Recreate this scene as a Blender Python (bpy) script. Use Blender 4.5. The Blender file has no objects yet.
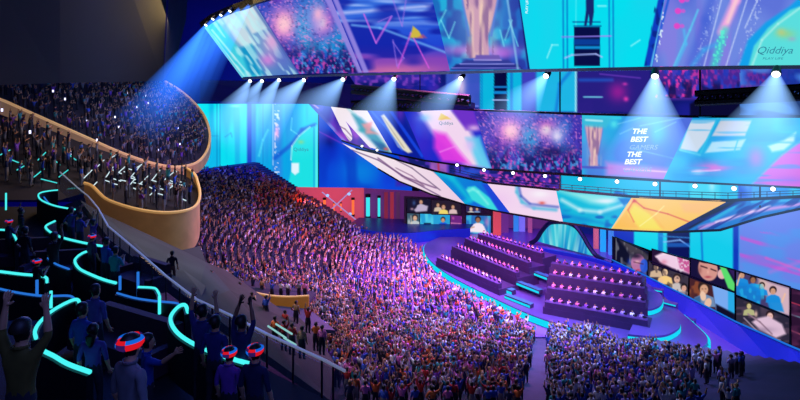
import bpy, bmesh, math, random
import numpy as np
from mathutils import Vector, Matrix, noise as mnoise
rnd = random.Random(7)
RS = np.random.RandomState(11)
scene = bpy.context.scene
COL = scene.collection
F, CX, CY, H = 560.0, 400.0, 90.0, 30.0      # focal length in px, principal column, horizon row, camera height
# ------------------------------------------------------------------ basic helpers
def P(u, v, Y): return ((u-CX)/F*Y, Y, H-(v-CY)/F*Y)
def G(u, v, z=0.0):                            # point seen at (u,v) that lies on the level z
    Y = (H-z)*F/(v-CY); return ((u-CX)/F*Y, Y, z)
def px(x, y, z): return (CX+F*x/y, CY-F*(z-H)/y)
def lin(c):
    c = np.asarray(c, float)/255.0
    return np.where(c <= .04045, c/12.92, ((c+.055)/1.055)**2.4)
def tag(o, label=None, cat=None, group=None, kind=None):
    if label: o['label'] = label
    if cat: o['category'] = cat
    if group: o['group'] = group
    if kind: o['kind'] = kind
    return o
def link(o, parent=None):
    COL.objects.link(o)
    if parent is not None: o.parent = parent
    return o
def empty(name, loc=(0,0,0), rz=0):
    o = bpy.data.objects.new(name, None); o.location = loc; o.rotation_euler = (0,0,rz); o.empty_display_size = .3
    return link(o)
def copy_tree(o, parent=None):
    c = o.copy(); COL.objects.link(c)
    if parent is not None: c.parent = parent
    for ch in list(o.children): copy_tree(ch, c)
    return c
def make(name, verts, faces, mat=None, parent=None, cols=None, smooth=False, mi=None):
    me = bpy.data.meshes.new(name)
    me.from_pydata([tuple(v) for v in verts], [], [tuple(f) for f in faces])
    if cols is not None:
        a = me.color_attributes.new('Col', 'FLOAT_COLOR', 'POINT')
        c4 = np.ones((len(verts), 4), np.float32); c4[:, :3] = cols
        a.data.foreach_set('color', c4.ravel())
    if smooth: me.polygons.foreach_set('use_smooth', [True]*len(me.polygons))
    for m in (mat if isinstance(mat, (list, tuple)) else [mat]):
        if m is not None: me.materials.append(m)
    if mi is not None: me.polygons.foreach_set('material_index', mi)
    me.update()
    return link(bpy.data.objects.new(name, me), parent)
class MB:
    """collects shapes into one mesh"""
    def __init__(s): s.v = []; s.f = []
    def add(s, vs, fs):
        n = len(s.v); s.v += [tuple(v) for v in vs]; s.f += [tuple(i+n for i in f) for f in fs]; return s
    def box(s, c, d, rz=0.0, taper=1.0):
        x, y, z = [k/2 for k in d]; vs = []
        for sz in (-1, 1):
            k = taper if sz > 0 else 1
            for sx, sy in ((-1,-1),(1,-1),(1,1),(-1,1)):
                X, Y = sx*x*k, sy*y*k
                vs.append((c[0]+X*math.cos(rz)-Y*math.sin(rz), c[1]+X*math.sin(rz)+Y*math.cos(rz), c[2]+sz*z))
        return s.add(vs, [(3,2,1,0),(4,5,6,7),(0,1,5,4),(1,2,6,5),(2,3,7,6),(3,0,4,7)])
    def tube(s, pts, r, n=6, closed=False):
        pts = [Vector(p) for p in pts]; vs = []; N = len(pts)
        for i, p in enumerate(pts):
            a = pts[(i-1) % N] if (i or closed) else p; b = pts[(i+1) % N] if (i < N-1 or closed) else p
            t = (b-a).normalized() if (b-a).length > 1e-9 else Vector((0,0,1))
            up = Vector((0,0,1)) if abs(t.z) < .95 else Vector((0,1,0))
            e1 = t.cross(up).normalized(); e2 = e1.cross(t)
            rr = r[i] if isinstance(r, (list, tuple)) else r
            for k in range(n):
                q = 2*math.pi*(k+.5)/n; vs.append(p+e1*math.cos(q)*rr+e2*math.sin(q)*rr)
        fs = []
        for i in range(N if closed else N-1):
            j = (i+1) % N
            for k in range(n):
                l = (k+1) % n; fs.append((i*n+k, i*n+l, j*n+l, j*n+k))
        if not closed: fs += [tuple(range(n))[::-1], tuple(range((N-1)*n, N*n))]
        return s.add(vs, fs)
    def lathe(s, prof, c=(0,0,0), n=20, axis=None):
        vs = []; fs = []
        M = Matrix.Identity(3)
        if axis is not None: M = Vector(axis).normalized().to_track_quat('Z', 'Y').to_matrix()
        for (r, z) in prof:
            for k in range(n):
                q = 2*math.pi*k/n; w = M @ Vector((r*math.cos(q), r*math.sin(q), z)); vs.append((c[0]+w.x, c[1]+w.y, c[2]+w.z))
        for i in range(len(prof)-1):
            for k in range(n):
                l = (k+1) % n; fs.append((i*n+k, i*n+l, (i+1)*n+l, (i+1)*n+k))
        return s.add(vs, fs)
    def prism(s, poly, z0, z1):
        n = len(poly)
        a = [(p[0], p[1], z0 if len(p) < 3 else p[2]+z0) for p in poly]; b = [(p[0], p[1], z1 if len(p) < 3 else p[2]+z1) for p in poly]
        return s.add(a+b, [tuple(range(n))[::-1], tuple(range(n, 2*n))]+[(i, (i+1) % n, n+(i+1) % n, n+i) for i in range(n)])
    def strip(s, A, B):                        # sheet between two polylines of equal length
        n = len(A); return s.add(list(A)+list(B), [(i, i+1, n+i+1, n+i) for i in range(n-1)])
    def wall(s, path, h, t):                    # thin upright wall of height h under/over a path of 3-D points
        pts = [Vector(p) for p in path]; N = len(pts); vs = []
        for i, p in enumerate(pts):
            a = pts[max(i-1,0)]; b = pts[min(i+1,N-1)]; d = b-a; d.z = 0; d.normalize(); nn = Vector((-d.y, d.x, 0))*t/2
            vs += [p-nn, p+nn, p+nn+Vector((0,0,h)), p-nn+Vector((0,0,h))]
        fs = [(0,1,2,3), (4*N-1,4*N-2,4*N-3,4*N-4)]
        for i in range(N-1):
            for k in range(4): fs.append((4*i+k, 4*i+4+k, 4*i+4+(k+1)%4, 4*i+(k+1)%4))
        return s.add(vs, fs)
    def build(s, name, mat, parent=None, smooth=False): return make(name, s.v, s.f, mat, parent, smooth=smooth)
def spline(pts, n=8):                           # Catmull-Rom through px points
    out = []; p = [pts[0]]+list(pts)+[pts[-1]]
    for i in range(1, len(p)-2):
        for k in range(n):
            t = k/n; a, b, c, d = [np.array(q, float) for q in p[i-1:i+3]]
            out.append(tuple(.5*((2*b)+(c-a)*t+(2*a-5*b+4*c-d)*t*t+(3*b-a-3*c+d)*t**3)))
    out.append(tuple(map(float, pts[-1]))); return out
# ------------------------------------------------------------------ materials
MATS = {}
def mat(name, col, rough=.6, metal=0.0, noise=0.0, nscale=5.0, emit=None, es=0.0, spec=.5, alpha=1.0, objcol=False, bump=0.0):
    if name in MATS: return MATS[name]
    m = bpy.data.materials.new(name); m.use_nodes = True; nt = m.node_tree; b = nt.nodes['Principled BSDF']
    c = (*lin(col), 1)
    b.inputs['Base Color'].default_value = c; b.inputs['Roughness'].default_value = rough
    b.inputs['Metallic'].default_value = metal; b.inputs['Specular IOR Level'].default_value = spec
    b.inputs['Alpha'].default_value = alpha
    src = None
    if objcol:
        oi = nt.nodes.new('ShaderNodeObjectInfo'); src = oi.outputs['Color']
    tc = nt.nodes.new('ShaderNodeTexCoord'); tx = nt.nodes.new('ShaderNodeTexNoise'); tx.inputs['Scale'].default_value = nscale
    nt.links.new(tc.outputs['Object'], tx.inputs['Vector'])
    if noise > 0:
        mx = nt.nodes.new('ShaderNodeMix'); mx.data_type = 'RGBA'; mx.blend_type = 'MULTIPLY'; mx.inputs['Factor'].default_value = noise
        rp = nt.nodes.new('ShaderNodeValToRGB'); rp.color_ramp.elements[0].position = .3; rp.color_ramp.elements[1].position = .7
        rp.color_ramp.elements[0].color = (.2,.2,.2,1)
        nt.links.new(tx.outputs['Fac'], rp.inputs['Fac']); nt.links.new(rp.outputs['Color'], mx.inputs[7])
        if src is not None: nt.links.new(src, mx.inputs[6])
        else: mx.inputs[6].default_value = c
        src = mx.outputs[2]
    if src is not None: nt.links.new(src, b.inputs['Base Color'])
    if bump:
        bp = nt.nodes.new('ShaderNodeBump'); bp.inputs['Strength'].default_value = bump
        nt.links.new(tx.outputs['Fac'], bp.inputs['Height']); nt.links.new(bp.outputs['Normal'], b.inputs['Normal'])
    if emit is not None:
        b.inputs['Emission Color'].default_value = (*lin(emit), 1); b.inputs['Emission Strength'].default_value = es
    m.cycles.emission_sampling = 'NONE' if (emit is None or es < 3) else 'AUTO'
    MATS[name] = m; return m
def glow(name, col, s=1.0, sample=False):
    if name in MATS: return MATS[name]
    m = bpy.data.materials.new(name); m.use_nodes = True; nt = m.node_tree; nt.nodes.clear()
    o = nt.nodes.new('ShaderNodeOutputMaterial'); e = nt.nodes.new('ShaderNodeEmission')
    e.inputs['Color'].default_value = (*lin(col), 1); e.inputs['Strength'].default_value = s
    nt.links.new(e.outputs[0], o.inputs[0]); m.cycles.emission_sampling = 'FRONT_BACK' if sample else 'NONE'
    MATS[name] = m; return m
def vcol_glow(name, s=1.0):
    m = bpy.data.materials.new(name); m.use_nodes = True; nt = m.node_tree; nt.nodes.clear()
    o = nt.nodes.new('ShaderNodeOutputMaterial'); e = nt.nodes.new('ShaderNodeEmission'); a = nt.nodes.new('ShaderNodeAttribute')
    a.attribute_name = 'Col'; e.inputs['Strength'].default_value = s
    nt.links.new(a.outputs['Color'], e.inputs['Color']); nt.links.new(e.outputs[0], o.inputs[0]); m.cycles.emission_sampling = 'NONE'
    return m
def vcol_diff(name, rough=.8):
    m = bpy.data.materials.new(name); m.use_nodes = True; nt = m.node_tree; b = nt.nodes['Principled BSDF']
    a = nt.nodes.new('ShaderNodeAttribute'); a.attribute_name = 'Col'; b.inputs['Roughness'].default_value = rough
    nt.links.new(a.outputs['Color'], b.inputs['Base Color']); return m
def beam_mat(name, col, s):                       # additive glow standing in for lit haze, brightest along the axis, fading with the distance from the lamp
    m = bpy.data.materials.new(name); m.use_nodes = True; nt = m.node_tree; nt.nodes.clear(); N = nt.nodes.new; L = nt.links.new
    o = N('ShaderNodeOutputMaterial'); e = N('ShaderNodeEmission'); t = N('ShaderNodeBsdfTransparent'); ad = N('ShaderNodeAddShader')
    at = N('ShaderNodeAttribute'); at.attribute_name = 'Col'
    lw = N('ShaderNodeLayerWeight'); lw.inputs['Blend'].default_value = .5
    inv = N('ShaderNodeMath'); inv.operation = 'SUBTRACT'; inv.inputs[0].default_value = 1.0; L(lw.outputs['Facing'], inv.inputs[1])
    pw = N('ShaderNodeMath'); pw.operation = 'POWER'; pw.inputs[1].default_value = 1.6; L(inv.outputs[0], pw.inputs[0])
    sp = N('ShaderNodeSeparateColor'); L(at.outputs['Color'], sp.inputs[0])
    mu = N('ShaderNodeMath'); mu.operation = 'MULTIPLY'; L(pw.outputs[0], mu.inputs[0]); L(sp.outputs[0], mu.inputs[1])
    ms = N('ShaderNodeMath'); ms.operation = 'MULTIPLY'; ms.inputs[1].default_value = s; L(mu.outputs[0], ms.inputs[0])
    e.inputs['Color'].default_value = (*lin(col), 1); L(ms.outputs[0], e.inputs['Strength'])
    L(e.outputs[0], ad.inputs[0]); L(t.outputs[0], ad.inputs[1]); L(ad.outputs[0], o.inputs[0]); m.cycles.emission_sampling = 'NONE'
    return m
def glass_mat(name, col=(120,150,190), a=.16):
    m = bpy.data.materials.new(name); m.use_nodes = True; b = m.node_tree.nodes['Principled BSDF']
    b.inputs['Base Color'].default_value = (*lin(col), 1); b.inputs['Roughness'].default_value = .05; b.inputs['Alpha'].default_value = a
    return m
M_SCREEN = vcol_glow('led_screen_picture', 1.0)
M_CROWD = vcol_diff('crowd_clothes')
DARK = mat('black_metal', (14,15,24), .45, .6, .3, 3)
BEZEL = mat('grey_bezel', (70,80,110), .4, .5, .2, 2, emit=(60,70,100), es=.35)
WOOD = mat('honey_wood', (206,158,88), .45, 0, .35, .6, emit=(180,125,66), es=.14)  # weak emission in the wood imitates warm light falling on it
CONC = mat('grey_concrete', (92,92,104), .8, 0, .4, .8, bump=.2)
NAVY = mat('navy_wall', (10,14,42), .8, 0, .4, .15)
# ------------------------------------------------------------------ painting of LED pictures (px of the photograph as the measuring frame)
def sd_poly(U, V, pts):
    p = np.array(pts, float); n = len(p); d = np.full(U.shape, 1e9); s = np.ones(U.shape)
    for i in range(n):
        a, b = p[i], p[i-1]; ex, ey = b-a; wx, wy = U-a[0], V-a[1]
        t = np.clip((wx*ex+wy*ey)/(ex*ex+ey*ey+1e-12), 0, 1); d = np.minimum(d, (wx-ex*t)**2+(wy-ey*t)**2)
        c1 = V >= a[1]; c2 = V < b[1]; c3 = ex*wy > ey*wx
        s = np.where((c1&c2&c3)|(~c1&~c2&~c3), -s, s)
    return s*np.sqrt(d)
def vnoise(U, V, sx, sy, seed=0, ang=0):
    if ang: c, s = math.cos(ang), math.sin(ang); U, V = U*c+V*s, -U*s+V*c
    x, y = U/sx+seed*17.3, V/sy+seed*9.1; xi, yi = np.floor(x), np.floor(y); fx, fy = x-xi, y-yi
    fx = fx*fx*(3-2*fx); fy = fy*fy*(3-2*fy)
    def h(a, b):
        q = np.sin(a*127.1+b*311.7+seed*74.7)*43758.5453; return q-np.floor(q)
    return (h(xi,yi)*(1-fx)+h(xi+1,yi)*fx)*(1-fy)+(h(xi,yi+1)*(1-fx)+h(xi+1,yi+1)*fx)*fy
class Pic:
    def __init__(s, U, V): s.U, s.V = U, V; s.c = np.zeros((len(U), 3))
    def mix(s, col, a): a = np.clip(a, 0, 1)[:, None]; s.c = s.c*(1-a)+np.asarray(col, float)*a; return s
    def fill(s, c): return s.mix(c, np.ones(len(s.U)))
    def grad(s, p0, p1, c0, c1, a=1):
        dx, dy = p1[0]-p0[0], p1[1]-p0[1]; t = np.clip(((s.U-p0[0])*dx+(s.V-p0[1])*dy)/(dx*dx+dy*dy), 0, 1)[:, None]
        cc = np.array(c0)*(1-t)+np.array(c1)*t; s.c = s.c*(1-a)+cc*a; return s
    def poly(s, pts, c, soft=.7, a=1): return s.mix(c, a*np.clip(.5-sd_poly(s.U, s.V, pts)/(2*soft), 0, 1))
    def line(s, pts, w, c, a=1, soft=.6):
        for p, q in zip(pts[:-1], pts[1:]):
            ex, ey = q[0]-p[0], q[1]-p[1]; t = np.clip(((s.U-p[0])*ex+(s.V-p[1])*ey)/(ex*ex+ey*ey+1e-9), 0, 1)
            d = np.hypot(s.U-p[0]-ex*t, s.V-p[1]-ey*t); s.mix(c, a*np.clip(.5-(d-w/2)/(2*soft), 0, 1))
        return s
    def ell(s, x, y, rx, ry, c, a=1, ang=0, hard=False):
        co, si = math.cos(ang), math.sin(ang); dx, dy = s.U-x, s.V-y
        r = np.hypot((dx*co+dy*si)/rx, (-dx*si+dy*co)/ry)
        return s.mix(c, a*(np.clip((1-r)*min(rx,ry)+.5, 0, 1) if hard else np.exp(-r*r*1.6)))
    def noise(s, sx, sy, c, lo=.5, hi=.7, a=1, seed=0, ang=0, mask=None):
        m = a*np.clip((vnoise(s.U, s.V, sx, sy, seed, ang)-lo)/(hi-lo), 0, 1)
        if mask is not None: m = m*mask
        return s.mix(c, m)
    def box(s, x0, y0, x1, y1, c, a=1, soft=.5): return s.poly([(x0,y0),(x1,y0),(x1,y1),(x0,y1)], c, soft, a)
def resample(poly, t):
    p = np.array(poly, float); d = np.r_[0, np.cumsum(np.hypot(*np.diff(p, axis=0).T))]; d /= d[-1]
    return np.c_[np.interp(t, d, p[:,0]), np.interp(t, d, p[:,1])]
def panel(name, top, bot, Yt, Yb, paint, parent=None, step=1.0, mat_=None):
    """LED panel: a sheet between a top and a bottom px polyline, each put at its real depth, holding a procedural picture"""
    L = max(np.sum(np.hypot(*np.diff(np.array(q, float), axis=0).T)) for q in (top, bot))
    hgt = max(math.dist(top[0], bot[0]), math.dist(top[-1], bot[-1]))
    n, m = max(2, int(L/step)+1), max(2, int(hgt/step)+1)
    s = np.linspace(0, 1, n); T = resample(top, s); B = resample(bot, s)
    it = 1/np.array([Yt(u) for u in T[:,0]]); ib = 1/np.array([Yb(u) for u in B[:,0]])
    t = np.linspace(0, 1, m)[:, None]
    U = T[None,:,0]*(1-t)+B[None,:,0]*t; V = T[None,:,1]*(1-t)+B[None,:,1]*t; Y = 1/(it[None]*(1-t)+ib[None]*t)
    U, V, Y = U.ravel(), V.ravel(), Y.ravel()
    X = (U-CX)/F*Y; Z = H-(V-CY)/F*Y
    pic = Pic(U, V); paint(pic); c = lin(np.clip(pic.c, 0, 255))
    fs = []
    for j in range(m-1):
        for i in range(n-1): a = j*n+i; fs.append((a, a+n, a+n+1, a+1))
    return make(name, np.c_[X, Y, Z], fs, mat_ or M_SCREEN, parent, cols=c)
def cover(top, bot, Yt, Yb, off, n=48):
    s = np.linspace(0, 1, n); T = resample(top, s); B = resample(bot, s)
    return MB().strip([P(u, v, Yt(u)+off) for u, v in T], [P(u, v, Yb(u)+off*.7) for u, v in B])
def interp(us, ys): return lambda u: float(np.interp(u, us, ys))
def edge_frame(name, pts, r, parent, m=None, n=4, closed=False):
    return MB().tube(pts, r, n, closed).build(name, m or BEZEL, parent)
def lettering(name, body, u, v, Yf, hpx, parent, m, shear=0.0, du=(1,0), dv=(0,1), off=.12, bold=.0, sx=1.0):
    """real text mesh laid flat on a panel whose local directions are du, dv in px"""
    cu = bpy.data.curves.new(name, 'FONT'); cu.body = body; cu.size = 1; cu.shear = shear; cu.offset = bold; cu.resolution_u = 3
    cu.align_x = 'CENTER'; cu.align_y = 'CENTER'; cu.extrude = .0
    tmp = bpy.data.objects.new('tmp', cu); COL.objects.link(tmp); bpy.context.view_layer.update()
    me = bpy.data.meshes.new_from_object(tmp.evaluated_get(bpy.context.evaluated_depsgraph_get())); bpy.data.objects.remove(tmp)
    for w in me.vertices:
        x, y = w.co.x*hpx*1.35*sx, w.co.y*hpx*1.35
        uu, vv = u+du[0]*x-dv[0]*y, v+du[1]*x-dv[1]*y
        q = Vector(P(uu, vv, Yf(uu, vv))); cam = Vector((0,0,H)); q += (cam-q).normalized()*off; w.co = q
    me.materials.clear(); me.materials.append(m); me.name = name
    return link(bpy.data.objects.new(name, me), parent)
# ------------------------------------------------------------------ people
def human(pose, sub=0, fingers=False, name='person'):
    """one continuous skinned body; returns mesh with material slots skin, shirt, trousers, hair, shoes"""
    J = []; E = []; R = []; TG = []
    def j(p, r, parent, tg):
        J.append(Vector(p)); R.append(r if isinstance(r, tuple) else (r, r)); TG.append(tg)
        if parent is not None: E.append((parent, len(J)-1))
        return len(J)-1
    sit = pose.startswith('sit')
    zb = -.47 if sit else 0.0
    lean = .03 if sit else 0
    pel = j((0,0,.96+zb), (.15,.11), None, 'T')
    wai = j((0,.005,1.12+zb), (.125,.10), pel, 'S')
    che = j((0,lean,1.33+zb), (.155,.115), wai, 'S')
    nk0 = j((0,lean,1.46+zb), (.075,.065), che, 'S')
    nk1 = j((0,lean+.01,1.53+zb), (.052,.055), nk0, 'K')
    hd0 = j((0,lean+.03,1.59+zb), (.075,.09), nk1, 'K')
    hd1 = j((0,lean+.015,1.675+zb), (.09,.11), hd0, 'H')
    j((0,lean+.0,1.76+zb), (.055,.065), hd1, 'H')
    A = {'down': ((.235,-.02,1.17),(.25,.07,.93)), 'up': ((.27,.05,1.60),(.235,.06,1.86)), 'high': ((.22,.07,1.66),(.13,.10,1.92)),
         'wave': ((.36,.06,1.52),(.47,.10,1.76)), 'clap': ((.25,.06,1.19),(.08,.27,1.33)), 'phone': ((.2,.2,1.28),(.1,.34,1.52)),
         'reach': ((.36,.14,1.42),(.55,.3,1.6)), 'desk': ((.22,.14,1.17),(.17,.40,1.10)), 'hip': ((.33,-.08,1.2),(.19,.03,1.04)),
         'face': ((.2,.17,1.2),(.09,.24,1.42))}
    pl, pr = {'stand': ('down','down'), 'cheer': ('up','up'), 'cheerhigh': ('high','high'), 'armr': ('down','up'), 'arml': ('wave','down'),
              'clap': ('clap','clap'), 'phone': ('down','phone'), 'reach': ('down','reach'), 'hip': ('hip','down'), 'waver': ('hip','wave'),
              'sit': ('desk','desk'), 'sitface': ('desk','face'), 'sitrelax': ('desk','desk'), 'vee': ('wave','wave')}[pose]
    for s, ap in ((-1, pl), (1, pr)):
        sh = j((s*.165, lean, 1.415+zb), (.07,.065), che, 'S')
        (ex,ey,ez), (wx,wy,wz) = A[ap]
        e0 = Vector((s*.165,lean,1.415+zb)); e1 = Vector((s*ex,ey+lean,ez+zb)); w1 = Vector((s*wx,wy+lean,wz+zb))
        j(e0.lerp(e1,.5), .052, sh, 'S'); m_ = len(J)-1
        el = j(e1, .043, m_, 'S'); f_ = j(e1.lerp(w1,.5), .04, el, 'K'); wr = j(w1, .028, f_, 'K')
        d = (w1-e1).normalized()
        side = d.cross(Vector((0,1,0)) if abs(d.y) < .8 else Vector((0,0,1))).normalized()
        pa = j(w1+d*.05, (.038,.022), wr, 'K')
        if fingers:
            cur = d.cross(side).normalized()
            if cur.y < 0: cur = -cur
            for q, (o_, l_) in enumerate(((-.033,.062),(-.011,.078),(.011,.073),(.033,.056))):
                k0 = j(w1+d*.088+side*o_, .0125, pa, 'K'); k1 = j(w1+d*(.088+l_*.55)+side*o_*1.25+cur*.008, .0105, k0, 'K')
                j(w1+d*(.088+l_)+side*o_*1.35+cur*.026, .009, k1, 'K')
            t0 = j(w1+d*.035-side*.045*s*-1, .014, pa, 'K'); t1 = j(w1+d*.07-side*.075*s*-1+cur*.012, .012, t0, 'K')
        else:
            j(w1+d*.13+Vector((0,.012,0)), (.03,.017), pa, 'K')
        hp = j((s*.09, 0, .88+zb), (.088,.088), pel, 'T')
        if sit:
            kn = j((s*.12,.43,.90+zb), .062, hp, 'T'); j((s*.12,.47,.68+zb), .052, kn, 'T'); an = j((s*.12,.46,.56+zb), .038, len(J)-1, 'T')
            j((s*.12,.58,.51+zb), (.042,.03), an, 'B')
        else:
            th = j((s*.1,.01,.7), .078, hp, 'T'); kn = j((s*.11,.02,.5), .058, th, 'T'); ca = j((s*.115,-.01,.32), .055, kn, 'T')
            an = j((s*.12,-.01,.10), .037, ca, 'T'); j((s*.125,.13,.045), (.045,.032), an, 'B')
    me = bpy.data.meshes.new('tmp'); me.from_pydata(J, E, []); o = bpy.data.objects.new('tmp', me); COL.objects.link(o)
    md = o.modifiers.new('skin', 'SKIN'); md.use_smooth_shade = True; md.branch_smoothing = .3
    for i, r in enumerate(R): me.skin_vertices[0].data[i].radius = r
    for i in range(len(R)): me.skin_vertices[0].data[i].use_root = (i == 0)
    if sub: sm = o.modifiers.new('sub', 'SUBSURF'); sm.levels = sub; sm.render_levels = sub
    bpy.context.view_layer.update()
    out = bpy.data.meshes.new_from_object(o.evaluated_get(bpy.context.evaluated_depsgraph_get()))
    bpy.data.objects.remove(o); out.name = name
    # clothing regions from the nearest bone
    Ja = np.array([tuple(q) for q in J]); segs = np.array([(a, b) for a, b in E])
    cen = np.zeros(len(out.polygons)*3, np.float32); out.polygons.foreach_get('center', cen); cen = cen.reshape(-1,3)
    a, b = Ja[segs[:,0]], Ja[segs[:,1]]; ab = b-a
    t = np.clip(np.einsum('fsk,sk->fs', cen[:,None]-a[None], ab)/np.maximum(np.einsum('sk,sk->s', ab, ab), 1e-9), 0, 1)
    d = np.linalg.norm(cen[:,None]-(a[None]+t[...,None]*ab[None]), axis=2)
    Ra = np.array([max(r) for r in R]); rr = Ra[segs[:,0]][None]*(1-t)+Ra[segs[:,1]][None]*t; k = (d-rr).argmin(1)
    tt = t[np.arange(len(k)), k]; idx = {'K':0,'S':1,'T':2,'H':3,'B':4}
    mi = []
    hz = 1.67+zb
    for f, (s_, t_) in enumerate(zip(k, tt)):
        g0, g1 = TG[segs[s_][0]], TG[segs[s_][1]]; g = g1 if t_ > .5 else g0
        if g1 == 'K' and g0 == 'S' : g = 'K' if t_ > .35 else 'S'
        c = cen[f]
        if c[2] > 1.56+zb and abs(c[0]) < .12 and abs(c[1]-lean) < .16:
            g = 'H' if (c[2] > hz+.035 or c[1] < lean+.01) else 'K'
        mi.append(idx[g])
    out.polygons.foreach_set('material_index', mi); out.polygons.foreach_set('use_smooth', [True]*len(mi))
    return out, mi
SKINC = [(224,172,140),(198,146,112),(150,104,78),(110,74,56)]
SHIRTS = {'blue':(40,80,190),'navy':(24,34,84),'white':(225,225,235),'grey':(120,120,132),'black':(28,28,36),'red':(190,44,44),'orange':(224,110,50),
          'pink':(226,120,190),'purple':(120,64,180),'teal':(40,150,160),'lilac':(170,150,220),'tan':(170,130,96)}
M_SKIN = [mat('skin_%d' % i, c, .55) for i, c in enumerate(SKINC)]
M_SHIRT = mat('shirt_cloth', (200,200,200), .85, objcol=True, noise=.25, nscale=9)
M_TROU = mat('trouser_cloth', (34,36,56), .85, noise=.3, nscale=12); M_TROU2 = mat('pale_trouser_cloth', (150,146,150), .85, noise=.3, nscale=12)
HAIRC = {'dark':(24,18,18),'brown':(74,46,30),'fair':(170,130,80)}
M_HAIR = {k: mat('hair_'+k, c, .5, noise=.5, nscale=40) for k, c in HAIRC.items()}
M_SHOE = mat('shoe_leather', (24,22,26), .5, noise=.2)
POSES = ['stand','cheer','cheerhigh','armr','arml','clap','phone','hip','vee','waver']
POSEW = {'stand':'standing with arms down','cheer':'with both arms raised','cheerhigh':'with hands overhead','armr':'with one arm straight up',
         'arml':'waving with the left arm','clap':'clapping','phone':'holding a hand up in front','hip':'with a hand on the hip','vee':'with both arms spread wide',
         'waver':'waving with the right arm'}
LOW = {}; MID = {}
for p_ in POSES+['sit','sitface']:
    me_, mi_ = human(p_, 0, name='person_'+p_)
    for m_ in (M_SKIN[0], M_SHIRT, M_TROU, M_HAIR['dark'], M_SHOE): me_.materials.append(m_)
    LOW[p_] = (me_, np.array(mi_))
def low_arrays(p_):
    me_, mi_ = LOW[p_]
    v = np.zeros(len(me_.vertices)*3, np.float32); me_.vertices.foreach_get('co', v); v = v.reshape(-1,3)
    fs = [tuple(f.vertices) for f in me_.polygons]
    vc = np.ones(len(v), int)
    for f, m_ in zip(fs, mi_):
        for i in f: vc[i] = m_
    return v, fs, vc
LOWA = {p_: low_arrays(p_) for p_ in LOW}
def person(x, y, z, rz, pose, shirt, label, group=None, sk=0, hair='dark', trou=None, scale=1.0, meshes=None):
    me_ = (meshes or LOW)[pose][0]; o = bpy.data.objects.new('person', me_)
    o.location = (x, y, z); o.rotation_euler = (0, 0, rz); o.scale = (scale,)*3
    o.color = (*lin(SHIRTS[shirt] if isinstance(shirt, str) else shirt), 1)
    link(o)
    for i, m_ in ((0, M_SKIN[sk]), (2, trou or M_TROU), (3, M_HAIR[hair])):
        if me_.materials[i] != m_: o.material_slots[i].link = 'OBJECT'; o.material_slots[i].material = m_
    return tag(o, label, 'person', group)
def mass(name, people, label, cat):
    """people too many and too small to count: one mesh"""
    VV = []; FF = []; CC = []; n = 0
    for (x, y, z, rz, pose, shirt, sk, hair, sc) in people:
        v, fs, vc = LOWA[pose]; c, s = math.cos(rz)*sc, math.sin(rz)*sc
        w = np.c_[v[:,0]*c-v[:,1]*s+x, v[:,0]*s+v[:,1]*c+y, v[:,2]*sc+z]
        pal = lin(np.array([SKINC[sk], SHIRTS[shirt], (34,36,56), HAIRC[hair], (24,22,26)], float))
        VV.append(w); CC.append(pal[vc]); FF += [tuple(i+n for i in f) for f in fs]; n += len(v)
    o = make(name, np.concatenate(VV), FF, M_CROWD, None, cols=np.concatenate(CC), smooth=True)
    return tag(o, label, cat, kind='stuff')
# ------------------------------------------------------------------ camera
cd = bpy.data.cameras.new('camera'); cam = link(bpy.data.objects.new('camera', cd)); cam.location = (0, 0, H); cam.rotation_euler = (math.pi/2, 0, 0)
cd.sensor_width = 36; cd.lens = 36*F/800; cd.shift_y = -(200-CY)/800; cd.clip_end = 600; cd.clip_start = .2; scene.camera = cam
def S(name, o): o.name = name; o['kind'] = 'structure'; return o
# ------------------------------------------------------------------ shell
M_FLOOR = mat('purple_polished_floor', (112,78,180), .3, 0, .25, .12, spec=.6)
M_PLAT = mat('violet_stage_floor', (78,66,140), .35, 0, .3, .2, spec=.6)
floor_o = S('floor', MB().prism([(-120,-12),(130,-12),(130,170),(-120,170)], -.6, 0).build('floor', M_FLOOR))
wb = S('wall_back', MB().prism([(-120,150),(130,150),(130,151),(-120,151)], 0, 62).build('wall_back', NAVY))
S('wall_left', MB().prism([(-121,-12),(-120,-12),(-120,151),(-121,151)], 0, 62).build('wall_left', NAVY))
S('wall_right', MB().prism([(130,-12),(131,-12),(131,151),(130,151)], 0, 62).build('wall_right', NAVY))
S('ceiling', MB().prism([(-121,-12),(131,-12),(131,151),(-121,151)], 62, 63).build('ceiling', mat('dark_ceiling', (34,36,58), .9, 0, .4, .05)))
# upper balcony soffit with its fascia over the left stand
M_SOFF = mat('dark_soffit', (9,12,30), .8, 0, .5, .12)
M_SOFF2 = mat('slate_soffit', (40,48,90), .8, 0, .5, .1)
sf = MB()
fa = [P(-30,86,48), P(60,83,62), P(120,82,80), P(163,81,100)]; fb = [P(-30,-60,44), P(60,-60,55), P(120,-40,70), P(168,-30,92)]
sf.strip(fb, fa); back = [(-60,125,40),(-58,128,40),(-52,130,40),(-42,133,40)]
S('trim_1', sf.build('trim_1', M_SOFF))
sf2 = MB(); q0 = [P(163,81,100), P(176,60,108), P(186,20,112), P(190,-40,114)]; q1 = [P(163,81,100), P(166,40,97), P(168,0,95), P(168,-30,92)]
sf2.strip(q1, q0); S('trim_2', sf2.build('trim_2', M_SOFF2))
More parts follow.
